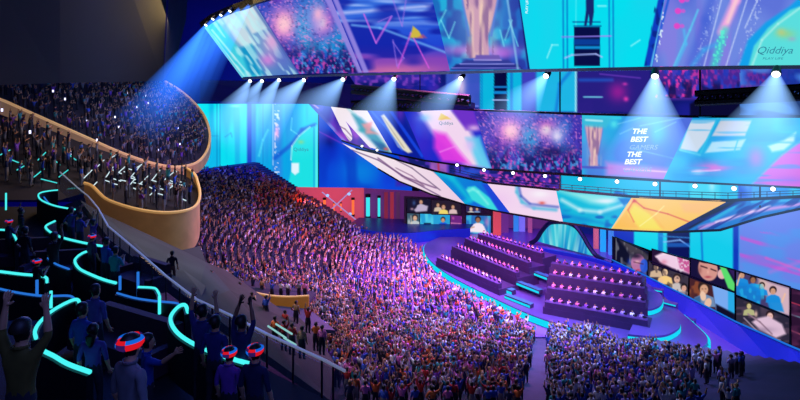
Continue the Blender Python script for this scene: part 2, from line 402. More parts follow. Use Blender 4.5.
# ------------------------------------------------------------------ the arena bowl : stepped terraces round the stage
BC = (17.0, 96.0); R0 = 28.0; SLOPE = .30; ROW = 1.1
def zbowl(x, y):
    d = math.hypot(x-BC[0], y-BC[1]); return max(0.0, math.floor((d-R0)/ROW+1e-6)*ROW*SLOPE) if d > R0 else 0.0
bowl = MB(); A0, A1 = math.radians(140), math.radians(289); NA = 72
vs = []; fs = []; k = 0; r = R0; prof = [(R0, 0.0)]
while r < 68: prof.append((r, prof[-1][1]+ROW*SLOPE)) if r > R0 else None; r += ROW; prof.append((r, prof[-1][1]))
prof += [(r+1.5, prof[-1][1]), (r+1.5, 0)]
for i in range(NA+1):
    a = A0+(A1-A0)*i/NA
    for (rr, zz) in prof: vs.append((BC[0]+rr*math.cos(a), BC[1]+rr*math.sin(a), zz))
m_ = len(prof)
for i in range(NA):
    for j in range(m_-1): fs.append((i*m_+j, i*m_+j+1, (i+1)*m_+j+1, (i+1)*m_+j))
S('trim_3', make('trim_3', vs, fs, mat('bowl_concrete', (58,54,84), .8, 0, .3, .5)))
# ------------------------------------------------------------------ LED pictures
YT = interp([190,205,245,300,440,530,600,700,800,830], [92,88,86,72,58,51,46,41,38,37])
YB = interp([200,243,300,440,530,600,700,800,830], [100,92,77,64,55,50,45,42,41])
YMt = interp([305,350,400,480,580,700,800,830], [132,118,104,84,69,61,57,56]); YMb = interp([305,350,400,480,580,700,800,830], [133,120,107,87,73,65,61,60])
YLt = interp([335,400,480,560,640,720,800,830], [121,109,89,77,71,67,65,64]); YLb = interp([335,400,480,560,640,720,800,830], [123,112,92,80,74,70,67,66])
CYAN=(6,222,240); BLUE=(20,60,215); DEEP=(10,20,120); PINK=(240,70,210); LIL=(120,140,232); WHT=(238,240,248)
def fireworks(p, cx, cy, w, h, seed=0, b0=(30,70,190), b1=(24,150,215)):
    p.fill(b0).noise(w*.3, h*.3, b1, .3, .8, .9, seed).noise(w*.2, h*.25, (70,40,170), .5, .8, .8, seed+1)
    for q, (ox, oy, rr) in enumerate(((0,0,1.),(w*.42, -h*.02, .7))):
        p.ell(cx+ox, cy+oy, w*.27*rr, h*.42*rr, (200,90,210), .75); p.ell(cx+ox, cy+oy, w*.15*rr, h*.22*rr, (250,150,200), .9); p.ell(cx+ox, cy+oy, w*.07*rr, h*.11*rr, (255,235,210), .9)
    p.ell(cx+w*.22, cy+h*.1, w*.16, h*.35, (60,190,230), .6)
    p.noise(1.5, 1.5, (255,150,220), .66, .85, .6, seed+2).noise(1.3, 1.6, (30,30,120), .7, .9, .55, seed+3)
    p.ell(cx, cy, w*.11, h*.17, (255,190,215), .75).ell(cx+w*.4, cy, w*.07, h*.1, (235,200,240), .6)
def cheering(p, y0, y1, seed=0, dark=(20,22,90)):
    m = np.clip((p.V-y0)/(y1-y0), 0, 1); p.noise(4, 7, dark, .25, .6, .85, seed, mask=m); p.noise(1.8, 2.4, (225,70,185), .62, .82, .75, seed+5, mask=m); p.noise(1.6, 3, (70,170,240), .68, .8, .7, seed+8, mask=m)
def trophy(p, cx, y0, y1, w):
    p.ell(cx, (y0+y1)/2, w*1.3, (y1-y0)*.6, (130,180,235), .5)
    hh = y1-y0
    p.poly([(cx-w*.8,y0),(cx+w*.8,y0),(cx+w*.62,y0+hh*.35),(cx+w*.3,y0+hh*.72),(cx+w*.34,y1),(cx-w*.34,y1),(cx-w*.3,y0+hh*.72),(cx-w*.62,y0+hh*.35)], (205,160,185), .8)
    p.noise(w*.18, hh*.3, (248,215,190), .4, .75, .8, 3, mask=np.clip(1-np.abs(p.U-cx)/w/.75, 0, 1)*(p.V < y1)*(p.V > y0))
    p.noise(w*.12, hh*.2, (128,92,150), .5, .8, .75, 9, mask=(np.abs(p.U-cx) < w*.5)*(p.V < y1)*(p.V > y0))
    for s in (-1, 1): p.line([(cx+s*w*.8,y0),(cx+s*w*.42,y0+hh*.72)], w*.08, (90,130,220), .8)
def T1(p):
    p.fill((96,170,205)).grad((205,25),(300,75),(150,205,225),(70,110,190))
    p.poly([(200,20),(214,18),(262,76),(244,80)], (64,205,225), 1.5).line([(212,30),(250,76)], 1.6, (190,245,250), .8).line([(208,31),(244,76)], 1.5, (180,250,250), .9)
    p.poly([(236,8),(252,4),(268,28),(252,34)], (205,222,232), 1.2).poly([(222,18),(234,12),(256,44),(246,50),(236,40)], (196,218,230), 1.2)
    p.poly([(240,48),(252,44),(264,74),(250,76)], (20,150,200), 2).noise(12, 2.2, (190,240,245), .5, .7, .7, 3, .95)
    p.ell(272,42,10,14,(226,160,215),.85).ell(268,60,10,8,(215,120,215),.8).ell(284,58,10,14,(96,110,200),.7).ell(262,20,6,12,(160,200,225),.6)
    p.line([(252,3),(298,72)], 3, (70,90,170), .6)
    for i in range(6): p.line([(222+i*3.6,50+i*5),(224+i*3.6,52.6+i*5)], 1.4, (20,60,110), .9)
def T2(p):
    fireworks(p, 284, 24, 90, 74, 1); p.ell(316,18,13,20,(150,140,225),.7).ell(318,14,6,9,(255,190,215),.8); cheering(p, 38, 62, 2)
    p.line([(254,3),(300,76)], 2.4, (60,70,170), .8); p.line([(322,-16),(362,73)], 7, (150,135,225), .92, 1)
def T3(p):
    p.grad((390,-10),(400,72),(60,120,225),(20,50,205)).poly([(330,50),(460,52),(460,76),(340,76)], (150,70,180), 7, .85).ell(395,72,60,9,(225,120,160),.75)
    p.line([(330,14),(430,6)], 3.4, (190,200,250), .8, 1.5).line([(340,22),(440,16)], 2, (120,170,245), .8, 1.2).noise(40, 2.6, (160,190,250), .45, .8, .75, 4, .04, mask=np.clip((34-p.V)/20, 0, 1))
    p.noise(26, 6, (16,28,160), .4, .7, .8, 7).line([(352,25),(380,28),(450,54)], 2.2, (120,190,250), .7, 1)
    for t in (((364,15),(376,43),(392,16),(378,22)), ((393,0),(402,26),(406,0)), ((393,40),(397,66),(404,58),(393,42))): p.line(t, 1.0, (165,120,235), .75)
    p.line([(398,68),(411,33),(429,68)], 1.2, (225,90,225), .9); p.line([(364,14),(376,43),(391,17)], 1.1, (215,100,230), .9)
    p.poly([(410,38),(413,26),(419,31),(423,38)], (215,190,60), .8, .95).poly([(417,38),(423,34),(427,38)], (190,80,120), .9, .7)
    p.line([(328,-18),(366,72)], 5, (150,135,225), .92, 1)
def T4(p):
    p.grad((480,-10),(490,70),(24,110,190),(40,80,195)).noise(10, 16, (30,190,225), .4, .75, .8, 5).noise(8, 10, (40,40,150), .5, .75, .7, 6)
    p.ell(478,50,44,7,(225,120,220),.85).ell(500,54,16,6,(210,110,230),.7)
    for a in ((441,20,449,38),(449,38,455,22),(437,28,446,10),(505,40,512,20),(509,20,518,46),(500,30,504,46)): p.line([(a[0],a[1]),(a[2],a[3])], 1.1, (120,240,245), .8)
    trophy(p, 480, -22, 58, 27)
    p.poly([(476,55),(499,55),(501,60),(474,60)], (110,90,180)).poly([(466,60),(508,60),(514,64),(460,64)], (50,60,150)).poly([(456,64),(518,64),(524,70),(450,70)], (36,44,130))
    p.line([(474,60),(501,60)], 1, (190,170,245)).line([(460,64),(514,64)], 1, (150,150,240)).line([(452,68),(520,68)], 1, (120,120,220))
    p.line([(505,-16),(518,70)], 2.2, (150,215,245), .6).line([(519,-5),(529,70)], 2, (20,30,110))
def T5(p):
    p.fill(CYAN).noise(30, 40, (40,205,235), .4, .8, .6, 2).grad((520,0),(560,0),(60,190,235),CYAN,.25)
    for u in (563, 567, 609, 613): p.line([(u,-20),(u+.5,70)], 1.6, (10,110,200), .8)
    p.line([(576,-20),(576,26)], .8, (120,245,250), .7)
    p.box(574,27,600,66,(8,14,70)).box(574,39,600,45,(10,60,150)).box(575,46,600,49,(16,140,210)).line([(573,22),(600,22)], 1, (10,60,140)).line([(574,26),(601,26)],1,(10,60,140))
    p.line([(562,37),(611,36)], 1.2, (150,130,245)).line([(565,58),(572,55),(596,54),(602,57)], 1.3, (170,190,255))
    p.line([(547,58),(552,45),(558,45)], 1, (190,255,255), .8).line([(631,46),(640,40)], 1, (180,255,255), .8).line([(598,6),(606,6)], 1.4, (190,250,255), .7)
    p.poly([(585.5,-20),(593.5,-20),(594,12),(592,25),(589.5,26),(589,14),(586.5,26),(584,26),(586,10)], (22,40,110), .5)
    p.poly([(664,-20),(658,0),(644,66),(651,66),(664,2),(670,-20)], (16,60,190), .8).noise(3, 6, (10,30,120), .5, .7, .7, 3, mask=np.clip((p.U-640)/8, 0, 1)*(p.V > -30)*(p.U > 656-p.V*.18))
    p.line([(671,-20),(652,66)], 4, (90,180,240), .9)
def T6(p):
    p.fill((110,136,226)).noise(18, 60, (90,110,215), .4, .7, .8, 3).noise(9, 30, (150,120,225), .5, .8, .5, 8)
    p.line([(716,-16),(706,20),(690,64)], 9, (70,100,215), .6, 3)
    p.line([(742,-18),(736,0),(722,32)], 8, (245,170,225), .95, 2.5).line([(738,-5),(728,22)], 3, (255,225,210), .7, 2)
    p.line([(725,30),(714,66)], 7, (60,215,200), .7, 2.5).noise(2, 2, (90,245,215), .55, .7, .8, 4, mask=(np.abs(p.U-(725-(p.V-30)*.3)) < 5)*(p.V > 30))
    for a, b in (((724,-10),(704,66)),((752,-16),(726,66)),((762,-10),(745,28))): p.line([a, b], 1.1, (210,225,255), .8)
    p.noise(1.6, 1.6, (200,215,250), .66, .85, .6, 6, mask=(np.abs(p.U-(760-(p.V)*.3)) < 5)); p.noise(1.6, 1.6, (170,190,245), .66, .85, .6, 7, mask=(np.abs(p.U-(716-(p.V)*.3)) < 4))
    for x, y in ((678,11),(677,26),(682,0)): p.ell(x, y, 3.2, 3, (230,70,200), .95, hard=True).ell(x+5, y, 2.4, 2, (215,90,210), .8, hard=True)
    p.line([(674,66),(690,30),(698,10)], 1.6, (90,215,245), .9, 1).line([(676,66),(686,44),(684,30)], 2.6, (80,190,245), .7, 1.2).line([(692,66),(704,50),(716,44)], 4, (60,170,240), .6, 2)
    p.poly([(812,-14),(790,6),(766,22),(748,40),(738,68),(812,68)], (20,160,235), 1.5).poly([(812,2),(790,10),(768,28),(754,46),(748,68),(812,68)], (90,222,222), 1.2)
    p.line([(800,8),(778,24),(762,40),(752,66)], 1.5, (190,245,240), .8, 1).ell(786,34,12,6,(150,210,140),.75).ell(781,32,6,5,(210,200,110),.6).ell(792,39,5,3,(160,170,200),.7)
    p.line([(672,-14),(651,66)], 2.4, (30,90,215), .9).noise(1.2, 2, (230,250,255), .5, .65, .9, 5, mask=(np.abs(p.U-(666-(p.V)*.16)) < 1.6)*(p.V > 12)*(p.V < 62))
BZ = dict(r=.22)
top = empty('hanging_led_halo', P(520,70,56)); top.location.z = 31; bpy.context.view_layer.update()
def under(o, root): o.parent = root; o.matrix_parent_inverse = root.matrix_world.inverted(); return o
tag(top, 'topmost curved band of giant tilted screens hanging at the upper edge of the picture', 'screen')
for pts, fn, lb in (
    (([(205,26),(215,19),(235,10),(254,3)], [(243,77),(262,76),(299,74)]), T1, 'screen panel with pale teal stage picture'),
    (([(254,3),(290,-8),(324,-18)], [(299,74),(362,72.5)]), T2, 'screen panel with fireworks over a crowd'),
    (([(324,-18),(428,-18)], [(362,72.5),(450,71)]), T3, 'deep blue screen panel with neon triangles'),
    (([(428,-18),(517,-18)], [(450,71),(530,69)]), T4, 'screen panel with a tall pale trophy'),
    (([(517,-18),(668,-18)], [(530,69),(652,66.5)]), T5, 'cyan screen panel with a figure on a dark tower'),
    (([(668,-18),(830,-18)], [(652,66.5),(830,65)]), T6, 'lilac screen panel with aqua curve at its right')):
    o = under(panel('screen_panel', pts[0], pts[1], YT, YB, fn), top); o['label'] = lb
bz = [P(u, v+1.2, YB(u)-.1) for u, v in ((243,77.5),(262,76.5),(299,75),(362,73.2),(450,71.6),(530,69.6),(590,68.4),(652,67.4),(740,66.2),(830,65.6))]
under(edge_frame('bottom_bezel', bz, .2, None, BEZEL), top)
for a_, b_ in (((205,26),(243,77)),):
    under(edge_frame('side_bezel', [P(a_[0], a_[1], YT(a_[0])), P(b_[0], b_[1], YB(b_[0]))], .25, None, glow('cool_edge_light', (110,210,235), 1.0)), top)
rim = [(203,26),(214,17.5),(235,8.5),(256,1),(290,-10)]
under(edge_frame('rim_truss', [P(u, v, YT(u)-.1) for u, v in rim], .75, None, DARK), top)
# steel yoke and back of the halo so that it is a body, not a sheet
for s0, (a_, b_) in enumerate((([(205,26),(215,19),(235,10),(254,3)], [(243,77),(262,76),(299,74)]), ([(254,3),(290,-8),(324,-18)], [(299,74),(362,72.5)]), ([(324,-18),(428,-18)], [(362,72.5),(450,71)]), ([(428,-18),(517,-18)], [(450,71),(530,69)]), ([(517,-18),(668,-18)], [(530,69),(652,66.5)]), ([(668,-18),(830,-18)], [(652,66.5),(830,65)]))):
    under(cover(a_, b_, YT, YB, 1.4).build('back_cover', DARK), top)
for u in (300, 440, 560, 690):
    y = YB(u)+3; x = (u-CX)/F*y; under(MB().tube([(x,y,33),(x,y,62)], .12, 6).build('hanger_cable', DARK), top)
def yl(ft, fb, vt, vb):                                           # depth inside a panel from px
    return lambda u, v: 1/((1/ft(u))*(1-(v-vt)/(vb-vt))+(1/fb(u))*((v-vt)/(vb-vt)))
ytop = yl(YT, YB, -18, 68)
M_INK = glow('ink_blue_letters', (56,140,165), .9); M_WT = glow('white_letters', (250,252,255), 1.1)
under(lettering('logo_lettering', 'Qiddiya', 775, 50.5, ytop, 7.5, None, M_INK, shear=.15, dv=(-.25,1), off=.2, sx=1.15), top)
under(lettering('tagline_lettering', 'PLAY LIFE', 773, 58.6, ytop, 2.4, None, M_INK, dv=(-.25,1), off=.2, sx=1.5), top)
under(lettering('small_lettering', 'PLAY LIFE', 527, 6, ytop, 2.6, None, M_WT, du=(.05,-1), dv=(1,.05), off=.2), top)
# ---- mid ring
def M1(p):
    p.fill((238,226,236)).grad((355,103),(440,140),(244,232,240),(228,220,232))
    p.line([(341,109),(346,118),(352,126)], 4, (110,190,220), .0)
    p.line([(346,106),(355,115),(366,128)], 2.5, (160,215,225), .8, 1.5).poly([(352,114),(361,118),(374,130),(384,143),(392,154),(382,152),(370,140),(360,130)], (40,140,160), 2, .9)
    p.poly([(362,124),(372,122),(371,130),(378,134),(366,134)], (240,130,110), 1.5, .85).poly([(372,140),(384,144),(388,150),(380,150)], (30,90,150), 1.5, .9).ell(386,149,3,2,(230,90,80),.9).ell(362,130,5,3,(30,150,150),.8)
    p.line([(337,128),(339,126),(345,129),(354,139),(357,145),(352,143),(342,135),(337,128)], .9, (120,80,120), .9).line([(340,130),(353,142)], .7, (150,120,150), .8)
def M0(p):
    p.grad((305,102),(345,140),(60,80,215),(150,60,200)).line([(308,101),(345,142)], 3, (130,150,235), .8).noise(6, 12, (40,30,150), .4, .7, .7, 2).ell(334,136,10,5,(215,70,215),.8).line([(309,101),(318,108)],1.5,(230,180,250),.8)
def M2(p):
    p.fill((14,46,196)).noise(14, 30, (10,26,140), .4, .7, .8, 5).poly([(381,116),(384,114),(390,122),(412,152),(408,153),(398,147)], (226,220,200), .8).line([(383,117),(404,148)], 1, (150,140,120), .6)
    p.line([(364,103),(384,125),(402,150)], 2, (60,110,235), .7).line([(390,110),(422,156)], 3, (24,70,225), .9).ell(400,112,6,12,(110,50,190),.7)
def M3(p):
    p.fill((26,40,200)).noise(20, 30, (70,40,200), .4, .8, .6, 3).poly([(416,107),(450,107),(470,130),(490,168),(466,166),(448,148),(432,132)], (242,214,240), 3)
    p.poly([(434,131),(446,134),(458,150),(470,164),(442,162),(434,148)], (226,60,225), 3, .95).poly([(450,108),(474,110),(480,130),(466,130)], (110,50,200), 1.8).ell(474,128,8,4,(230,190,235),.8)
    p.poly([(466,138),(480,136),(492,170),(478,166)], (90,205,240), 2.5, .9).ell(424,118,8,5,(120,200,240),.7).ell(470,145,6,8,(225,190,245),.8).ell(418,130,6,14,(40,70,230),.5)
    p.poly([(438,120),(441,113),(446,116),(451,119)], (235,205,80), .7).line([(441,120),(447,117)], 1, (240,170,60), .8); p.line([(440,152),(456,146),(470,164)], 1.2, (250,150,245), .7)
def M4(p):
    fireworks(p, 511, 131, 84, 56, 7, (70,70,190), (40,130,215)); p.ell(556,134,12,12,(170,190,240),.7).ell(557,136,5,6,(235,225,250),.8); cheering(p, 142, 162, 12); p.ell(552,152,20,6,(20,20,70),.6)
def M5(p):
    p.grad((582,115),(640,170),(50,150,225),(80,110,220)).noise(16, 20, (30,190,235), .45, .8, .7, 3).line([(582,116),(620,118)], 3, (50,210,230), .8)
    trophy(p, 594, 124, 166, 12); p.poly([(580,116),(612,118),(606,128),(584,126)], (60,190,220), 1.5, .9).line([(586,120),(602,121)],2,(190,245,250),.8).ell(614,124,5,5,(90,235,240),.8).line([(600,122),(596,150)],.1,(255,255,255),0)
    p.line([(580,167),(612,168)], 2.4, (80,80,190), .8).poly([(606,162),(680,170),(680,182),(606,176)], (205,130,225), 3, .85).line([(624,169),(668,172)], 1.2, (245,200,250), .9)
    for a in ((618,124,640,118),(640,126,690,116),(655,132,676,122),(620,134,633,128),(630,148,680,160)): p.line([(a[0],a[1]),(a[2],a[3])], 1, (140,215,250), .6)
    p.ell(668,150,12,14,(50,110,225),.7)
def M6(p):
    p.fill((30,180,230)).noise(22, 12, (20,140,220), .4, .8, .7, 4)
    p.poly([(691,120),(716,120),(708,138),(697,152),(680,149)], (214,222,238), .9, .95).poly([(721,119),(752,120),(745,136),(712,136)], (205,205,218), .9, .95).poly([(712,142),(746,139),(740,150),(705,153)], (190,225,240), 1, .9)
    p.line([(718,118),(700,154)], 2, (50,190,230), .9).line([(738,140),(734,152)],1.4,(60,190,230),.9).line([(680,150),(700,155)],2,(120,225,240),.8)
    p.ell(714,168,24,8,(225,110,215),.9).ell(756,158,12,16,(190,110,220),.8).ell(698,172,8,3,(240,240,250),.8).line([(692,172),(720,170)],1.3,(240,200,245),.8)
    p.poly([(768,146),(784,140),(796,132),(794,142),(784,150),(772,152)], (215,235,245), 1.5, .85).ell(790,122,12,6,(30,150,225),.8).ell(742,172,14,6,(70,150,225),.8)
    p.poly([(812,134),(780,156),(752,184),(812,190)], (225,80,205), 1.6, .92).line([(752,184),(782,155),(812,133)], 1.2, (110,190,235), .8).ell(790,180,20,5,(160,90,220),.7).noise(30, 2.5, (40,170,230), .6, .8, .5, 9)
mid = empty('middle_led_ring', P(560,120,72)); mid.location.z = 27; bpy.context.view_layer.update()
tag(mid, 'middle curved ring of tilted screens with THE BEST lettering right of centre', 'screen')
for pts, fn, lb in ((([(305,100),(329,103)], [(342,140),(372,150)]), M0, 'narrow violet end panel'),
    (([(329,103),(364,105)], [(348,142),(392,153)]), M1, 'white screen panel with a teal splash figure'),
    (([(364,105),(402,107)], [(392,153),(425,160)]), M2, 'blue screen panel with a white slanted bar'),
    (([(402,107),(474,110.5)], [(425,160),(492,169)]), M3, 'screen panel with magenta and white ink cloud'),
    (([(474,110.5),(582,114.5)], [(492,169),(582,175)]), M4, 'screen panel with pink fireworks over a crowd'),
    (([(582,114.5),(693,117)], [(582,175),(663,180)]), M5, 'blue screen panel with trophy and bold white words'),
    (([(693,117),(830,117)], [(663,180),(830,188)]), M6, 'aqua and pink screen panel with white blocks')):
    o = under(panel('screen_panel', pts[0], pts[1], YMt, YMb, fn), mid); o['label'] = lb
under(edge_frame('bottom_bezel', [P(u, v+.5, YMb(u)) for u, v in ((342,140),(372,150),(392,153),(425,160),(492,169),(582,175),(663,180),(830,188))], .22, None, DARK), mid)
under(edge_frame('top_bezel', [P(u, v-.5, YMt(u)) for u, v in ((305,100),(329,103),(402,107),(474,110.5),(582,114.5),(693,117),(830,117))], .2, None, DARK), mid)
for a_, b_ in (([(329,103),(402,107)], [(348,142),(392,153),(425,160)]), ([(402,107),(474,110.5)], [(425,160),(492,169)]), ([(474,110.5),(582,114.5)], [(492,169),(582,175)]), ([(582,114.5),(693,117)], [(582,175),(663,180)]), ([(693,117),(830,117)], [(663,180),(830,188)])):
    under(cover(a_, b_, YMt, YMb, 1.2).build('back_cover', DARK), mid)
ym = yl(YMt, YMb, 114, 177)
for k_, (tx, hp) in enumerate((('THE',5.2),('BEST',5.2),('GAMERS',5.0),('THE',5.2),('BEST',5.2),('GAMERS',5.0))):
    ux = (639,638.5,643,633.5,632.5,637)[k_]; vy = (131.5,139.5,147.5,154.5,162,170)[k_]
    m_ = M_WT if k_ not in (2, 5) else glow('faint_letters', (150,180,240), .9)
    under(lettering('slogan_lettering', tx, ux, vy, ym, hp, None, m_, shear=.28, bold=.03 if k_ not in (2,5) else 0, off=.25, sx=1.12), mid)
under(lettering('logo_lettering', 'Qiddiya', 446, 123.3, ym, 3.4, None, M_INK, off=.5), mid)
for u in (420, 560, 700):
    y = YMt(u)+.7; x = (u-CX)/F*y; under(MB().tube([(x,y,27),(x,y,62)], .1, 6).build('hanger_cable', DARK), mid)
# ---- lower ring
WP = (240,224,236)
def L1(p):
    p.fill(WP).grad((360,150),(460,200),(245,235,240),(236,205,228)).line([(352,150),(378,160),(410,180),(440,196)], 1, (90,60,110), .9).line([(378,158),(402,176),(436,188)], 1.4, (110,70,120), .8).line([(396,160),(412,168),(440,190)], .9, (70,50,90), .8)
    p.line([(404,178),(424,186),(412,176),(396,168)], 1, (120,80,120), .7).line([(424,163),(460,196)], .9, (90,80,120), .6)
def L2(p):
    p.fill((14,120,214)).grad((440,175),(500,205),(10,150,215),(24,90,220)).line([(438,172),(452,178),(470,200),(462,204)], 5, (20,190,220), .8, 2)
    p.poly([(466,190),(468,187),(475,186),(480,190),(490,198),(499,211),(488,209),(472,200)], (60,220,222), 1).line([(469,191),(473,189),(478,192),(488,204)], 2.4, (130,240,235), .8, 1).poly([(482,184),(490,184),(514,214),(500,213)], (30,70,215), 1.2)
def L3(p):
    p.fill((243,214,240)).ell(500,200,14,10,(236,196,240),.6).line([(517,186),(517,192),(522,202),(534,208),(556,210)], 3, (90,190,225), .9, 1.4).line([(519,187),(521,196),(530,204),(558,207)], 2.4, (60,90,190), .7, 1)
    p.ell(542,203,4,2,(225,90,80),.9).ell(530,206,8,2.5,(170,170,230),.8).ell(540,194,12,5,(248,240,250),.9)
def L4(p):
    p.fill((26,190,222)).noise(24, 8, (20,150,215), .4, .8, .7, 3).poly([(556,190),(624,196),(608,206),(590,203)], (150,235,235), 3, .9).line([(562,200),(580,210),(600,212),(626,204)], 3, (230,245,250), .8, 2).ell(606,201,14,3,(245,240,250),.8)
    p.noise(8, 4, (20,80,190), .55, .75, .7, 7, mask=np.clip((p.V-208)/8, 0, 1)).poly([(618,198),(634,199),(624,206)], (20,110,200), 1, .8).line([(560,214),(606,224)], 3, (20,120,210), .5, 2)
def L5(p):
    p.fill((250,200,90)).poly([(626,214),(634,201),(646,206),(664,228),(610,228)], (250,190,80), 1.5).poly([(634,204),(650,214),(662,230),(640,229),(628,214)], (246,226,80), 1.6, .95)
    p.poly([(680,203),(728,201),(700,214),(684,212)], (250,190,110), 2, .9).line([(634,200),(644,208),(668,214),(700,226)], 1.2, (220,90,60), .9).line([(634,200),(628,210),(634,222)], 1.2, (235,120,60), .9).ell(634,201,3,2,(215,60,50),.9)
    p.line([(640,226),(656,214),(664,206)], .9, (255,245,160), .8).line([(612,228),(632,200)], 2, (250,215,160), .7)
def L6(p):
    p.fill((30,120,205)).poly([(728,201),(742,200),(686,231),(670,231)], (16,16,52), 1).line([(700,228),(750,212),(800,204)], 3.6, (215,150,225), .85, 1.4).line([(716,222),(770,206)], 2, (240,220,245), .8, 1).line([(740,204),(712,220)], 3, (40,190,225), .8, 1.5)
    p.line([(752,202),(800,200)], 2, (60,190,230), .8, 1).noise(16, 2.2, (20,40,140), .5, .75, .7, 5, -.5)
low = empty('lower_led_ring', P(560,190,78)); low.location.z = 16; bpy.context.view_layer.update()
tag(low, 'lowest curved ring of tilted screens over the stage, with a yellow panel', 'screen')
tp = [(335,140),(356,149),(378,154),(400,161),(433,171),(487,183),(556,190),(632,197),(728,201),(800,197),(830,195)]
bt = [(360,158),(382,170),(392,177),(400,181),(465,204),(510,213),(563,222),(612,229),(684,231),(800,208),(830,202)]
LSEG = (([(342,143),(356,149),(400,160),(433,171)], [(378,168),(400,181),(432,194),(465,204)], L1, 'white screen panel with thin dark sketch lines'),
    ([(433,171),(487,183)], [(465,204),(510,213)], L2, 'blue screen panel with a cyan capsule'),
    ([(487,183),(556,190)], [(510,213),(563,222)], L3, 'pale pink screen panel with a glossy ring'),
    ([(556,190),(632,197)], [(563,222),(611,229)], L4, 'turquoise screen panel like a wave'),
    ([(632,197),(728,201)], [(611,229),(671,231.5)], L5, 'yellow and orange screen panel'),
    ([(728,201),(765,199.5),(830,195)], [(671,231.5),(720,229),(762,216),(830,201)], L6, 'blue and pink streaked end panel'))
for a_, b_, fn, lb in LSEG:
    o = under(panel('screen_panel', a_, b_, YLt, YLb, fn), low); o['label'] = lb
under(edge_frame('bottom_bezel', [P(u, v+.5, YLb(u)) for u, v in ((378,168),(400,181),(432,194),(465,204),(510,213),(563,222),(611,229),(671,231.5),(720,229.5),(762,216.5),(830,201.5))], .2, None, DARK), low)
under(edge_frame('top_bezel', [P(u, v-.5, YLt(u)) for u, v in tp[1:]], .22, None, DARK), low)
for a_, b_, _f, _l in LSEG: under(cover(a_, b_, YLt, YLb, 1.2).build('back_cover', DARK), low)
for u in (460, 560, 660, 760):
    y = YLt(u)+.7; x = (u-CX)/F*y; under(MB().tube([(x,y,16),(x,y,27)], .1, 6).build('hanger_cable', DARK), low)
# ---- large walls of LED behind the rings
YR = interp([310,345,450,560,612,700,760,800,840], [142,139,134,122,112,90,77,71,66])
def WL(p):                                                          # cyan wall at the left
    p.fill(CYAN).grad((200,104),(320,190),(10,232,244),(10,205,238)).box(247,100,252,200,(20,60,200),.95).box(252,100,256,200,(30,110,225),.8).noise(5, 40, (20,150,230), .5, .8, .5, 2)
    for u in (217, 220, 263): p.line([(u,104),(u,180)], .8, (10,90,170), .6)
    p.box(256,100,300,200,(14,130,225),.55,4).box(272,100,282,200,(60,120,230),.6,2)
    p.noise(1.6, 1.8, (220,235,255), .62, .75, .9, 4, mask=(np.abs(p.U-277) < 3)*(p.V < 175)).ell(277,132,3,9,(250,170,220),.9).line([(273,104),(273,165)], .7, (200,230,255), .8)
    p.line([(259,156),(263,140),(268,130)], 1.4, (90,225,245), .9, 1).line([(275,158),(292,144),(302,130),(315,125)], 4, (20,90,210), .8, 1.2).poly([(292,165),(291,148),(298,138),(308,128),(316,126),(320,200),(285,200)], (30,225,228), 1).line([(291,160),(292,146),(299,136),(310,127)], 1, (200,250,245), .9)
    p.ell(301,142,4,2.6,(130,215,140),.9).poly([(291.5,163),(299,163),(299,172),(295,175),(291.5,172)], (225,245,255), .6).line([(292,118),(291,130),(297,134)], 1, (130,240,250), .7).line([(225,137),(231,133),(232,137)], .8, (10,120,190), .7)
    p.line([(212,136),(218,136)],.6,(10,120,190),.6).line([(316.5,125),(316.5,190)], 1.6, (120,245,250), .8).line([(314,128),(314,190)],1,(30,120,220),.7).ell(236,106,8,1.6,(150,240,250),.8).line([(252,167),(262,172)],3,(220,230,255),.7,1.5)
wl = empty('cyan_led_wall', P(260,186,141)); tag(wl, 'tall bright cyan screen wall standing behind the crowd at left of centre', 'screen'); bpy.context.view_layer.update()
Y141 = lambda u: 141.0
under(panel('screen_panel', [(192,103.5),(318,104)], [(192,190),(318,190)], Y141, Y141, WL), wl)
under(lettering('logo_lettering', 'Qiddiya', 301, 149.5, lambda u, v: 141, 3.6, None, M_INK, off=.4), wl)
under(edge_frame('frame', [P(191,103,141.2), P(319,103,141.2), P(319,190.6,141.2), P(191,190.6,141.2)], .35, None, DARK, 4, True), wl)
def WB(p):
    p.fill((10,70,215)).ell(362,172,26,22,(10,130,225),.9).ell(330,150,12,16,(14,40,190),.8).ell(328,140,10,10,(10,14,90),.7).ell(388,180,10,14,(20,60,220),.7).poly([(318,128),(345,140),(318,140)], (60,40,190), 4, .7).line([(318,131),(345,145)], 1, (160,60,220), .6)
    p.box(396,170,408,186,(70,30,160),.8,2).line([(396,174),(408,173)], 2, (240,80,200), .8).line([(396,179),(408,178)], 2, (225,70,180), .8).noise(14, 20, (10,50,190), .45, .7, .6, 3)
wbl = empty('blue_led_wall', P(360,192,138)); tag(wbl, 'plain blue screen wall to the right of the cyan wall, under the ring ends', 'screen'); bpy.context.view_layer.update()
Y138 = lambda u: 139.0
under(panel('screen_panel', [(319,104),(412,104)], [(319,188),(412,192)], Y138, Y138, WB), wbl)
under(edge_frame('frame', [P(319,189,138.8), P(412,193,138.8)], .3, None, DARK), wbl)
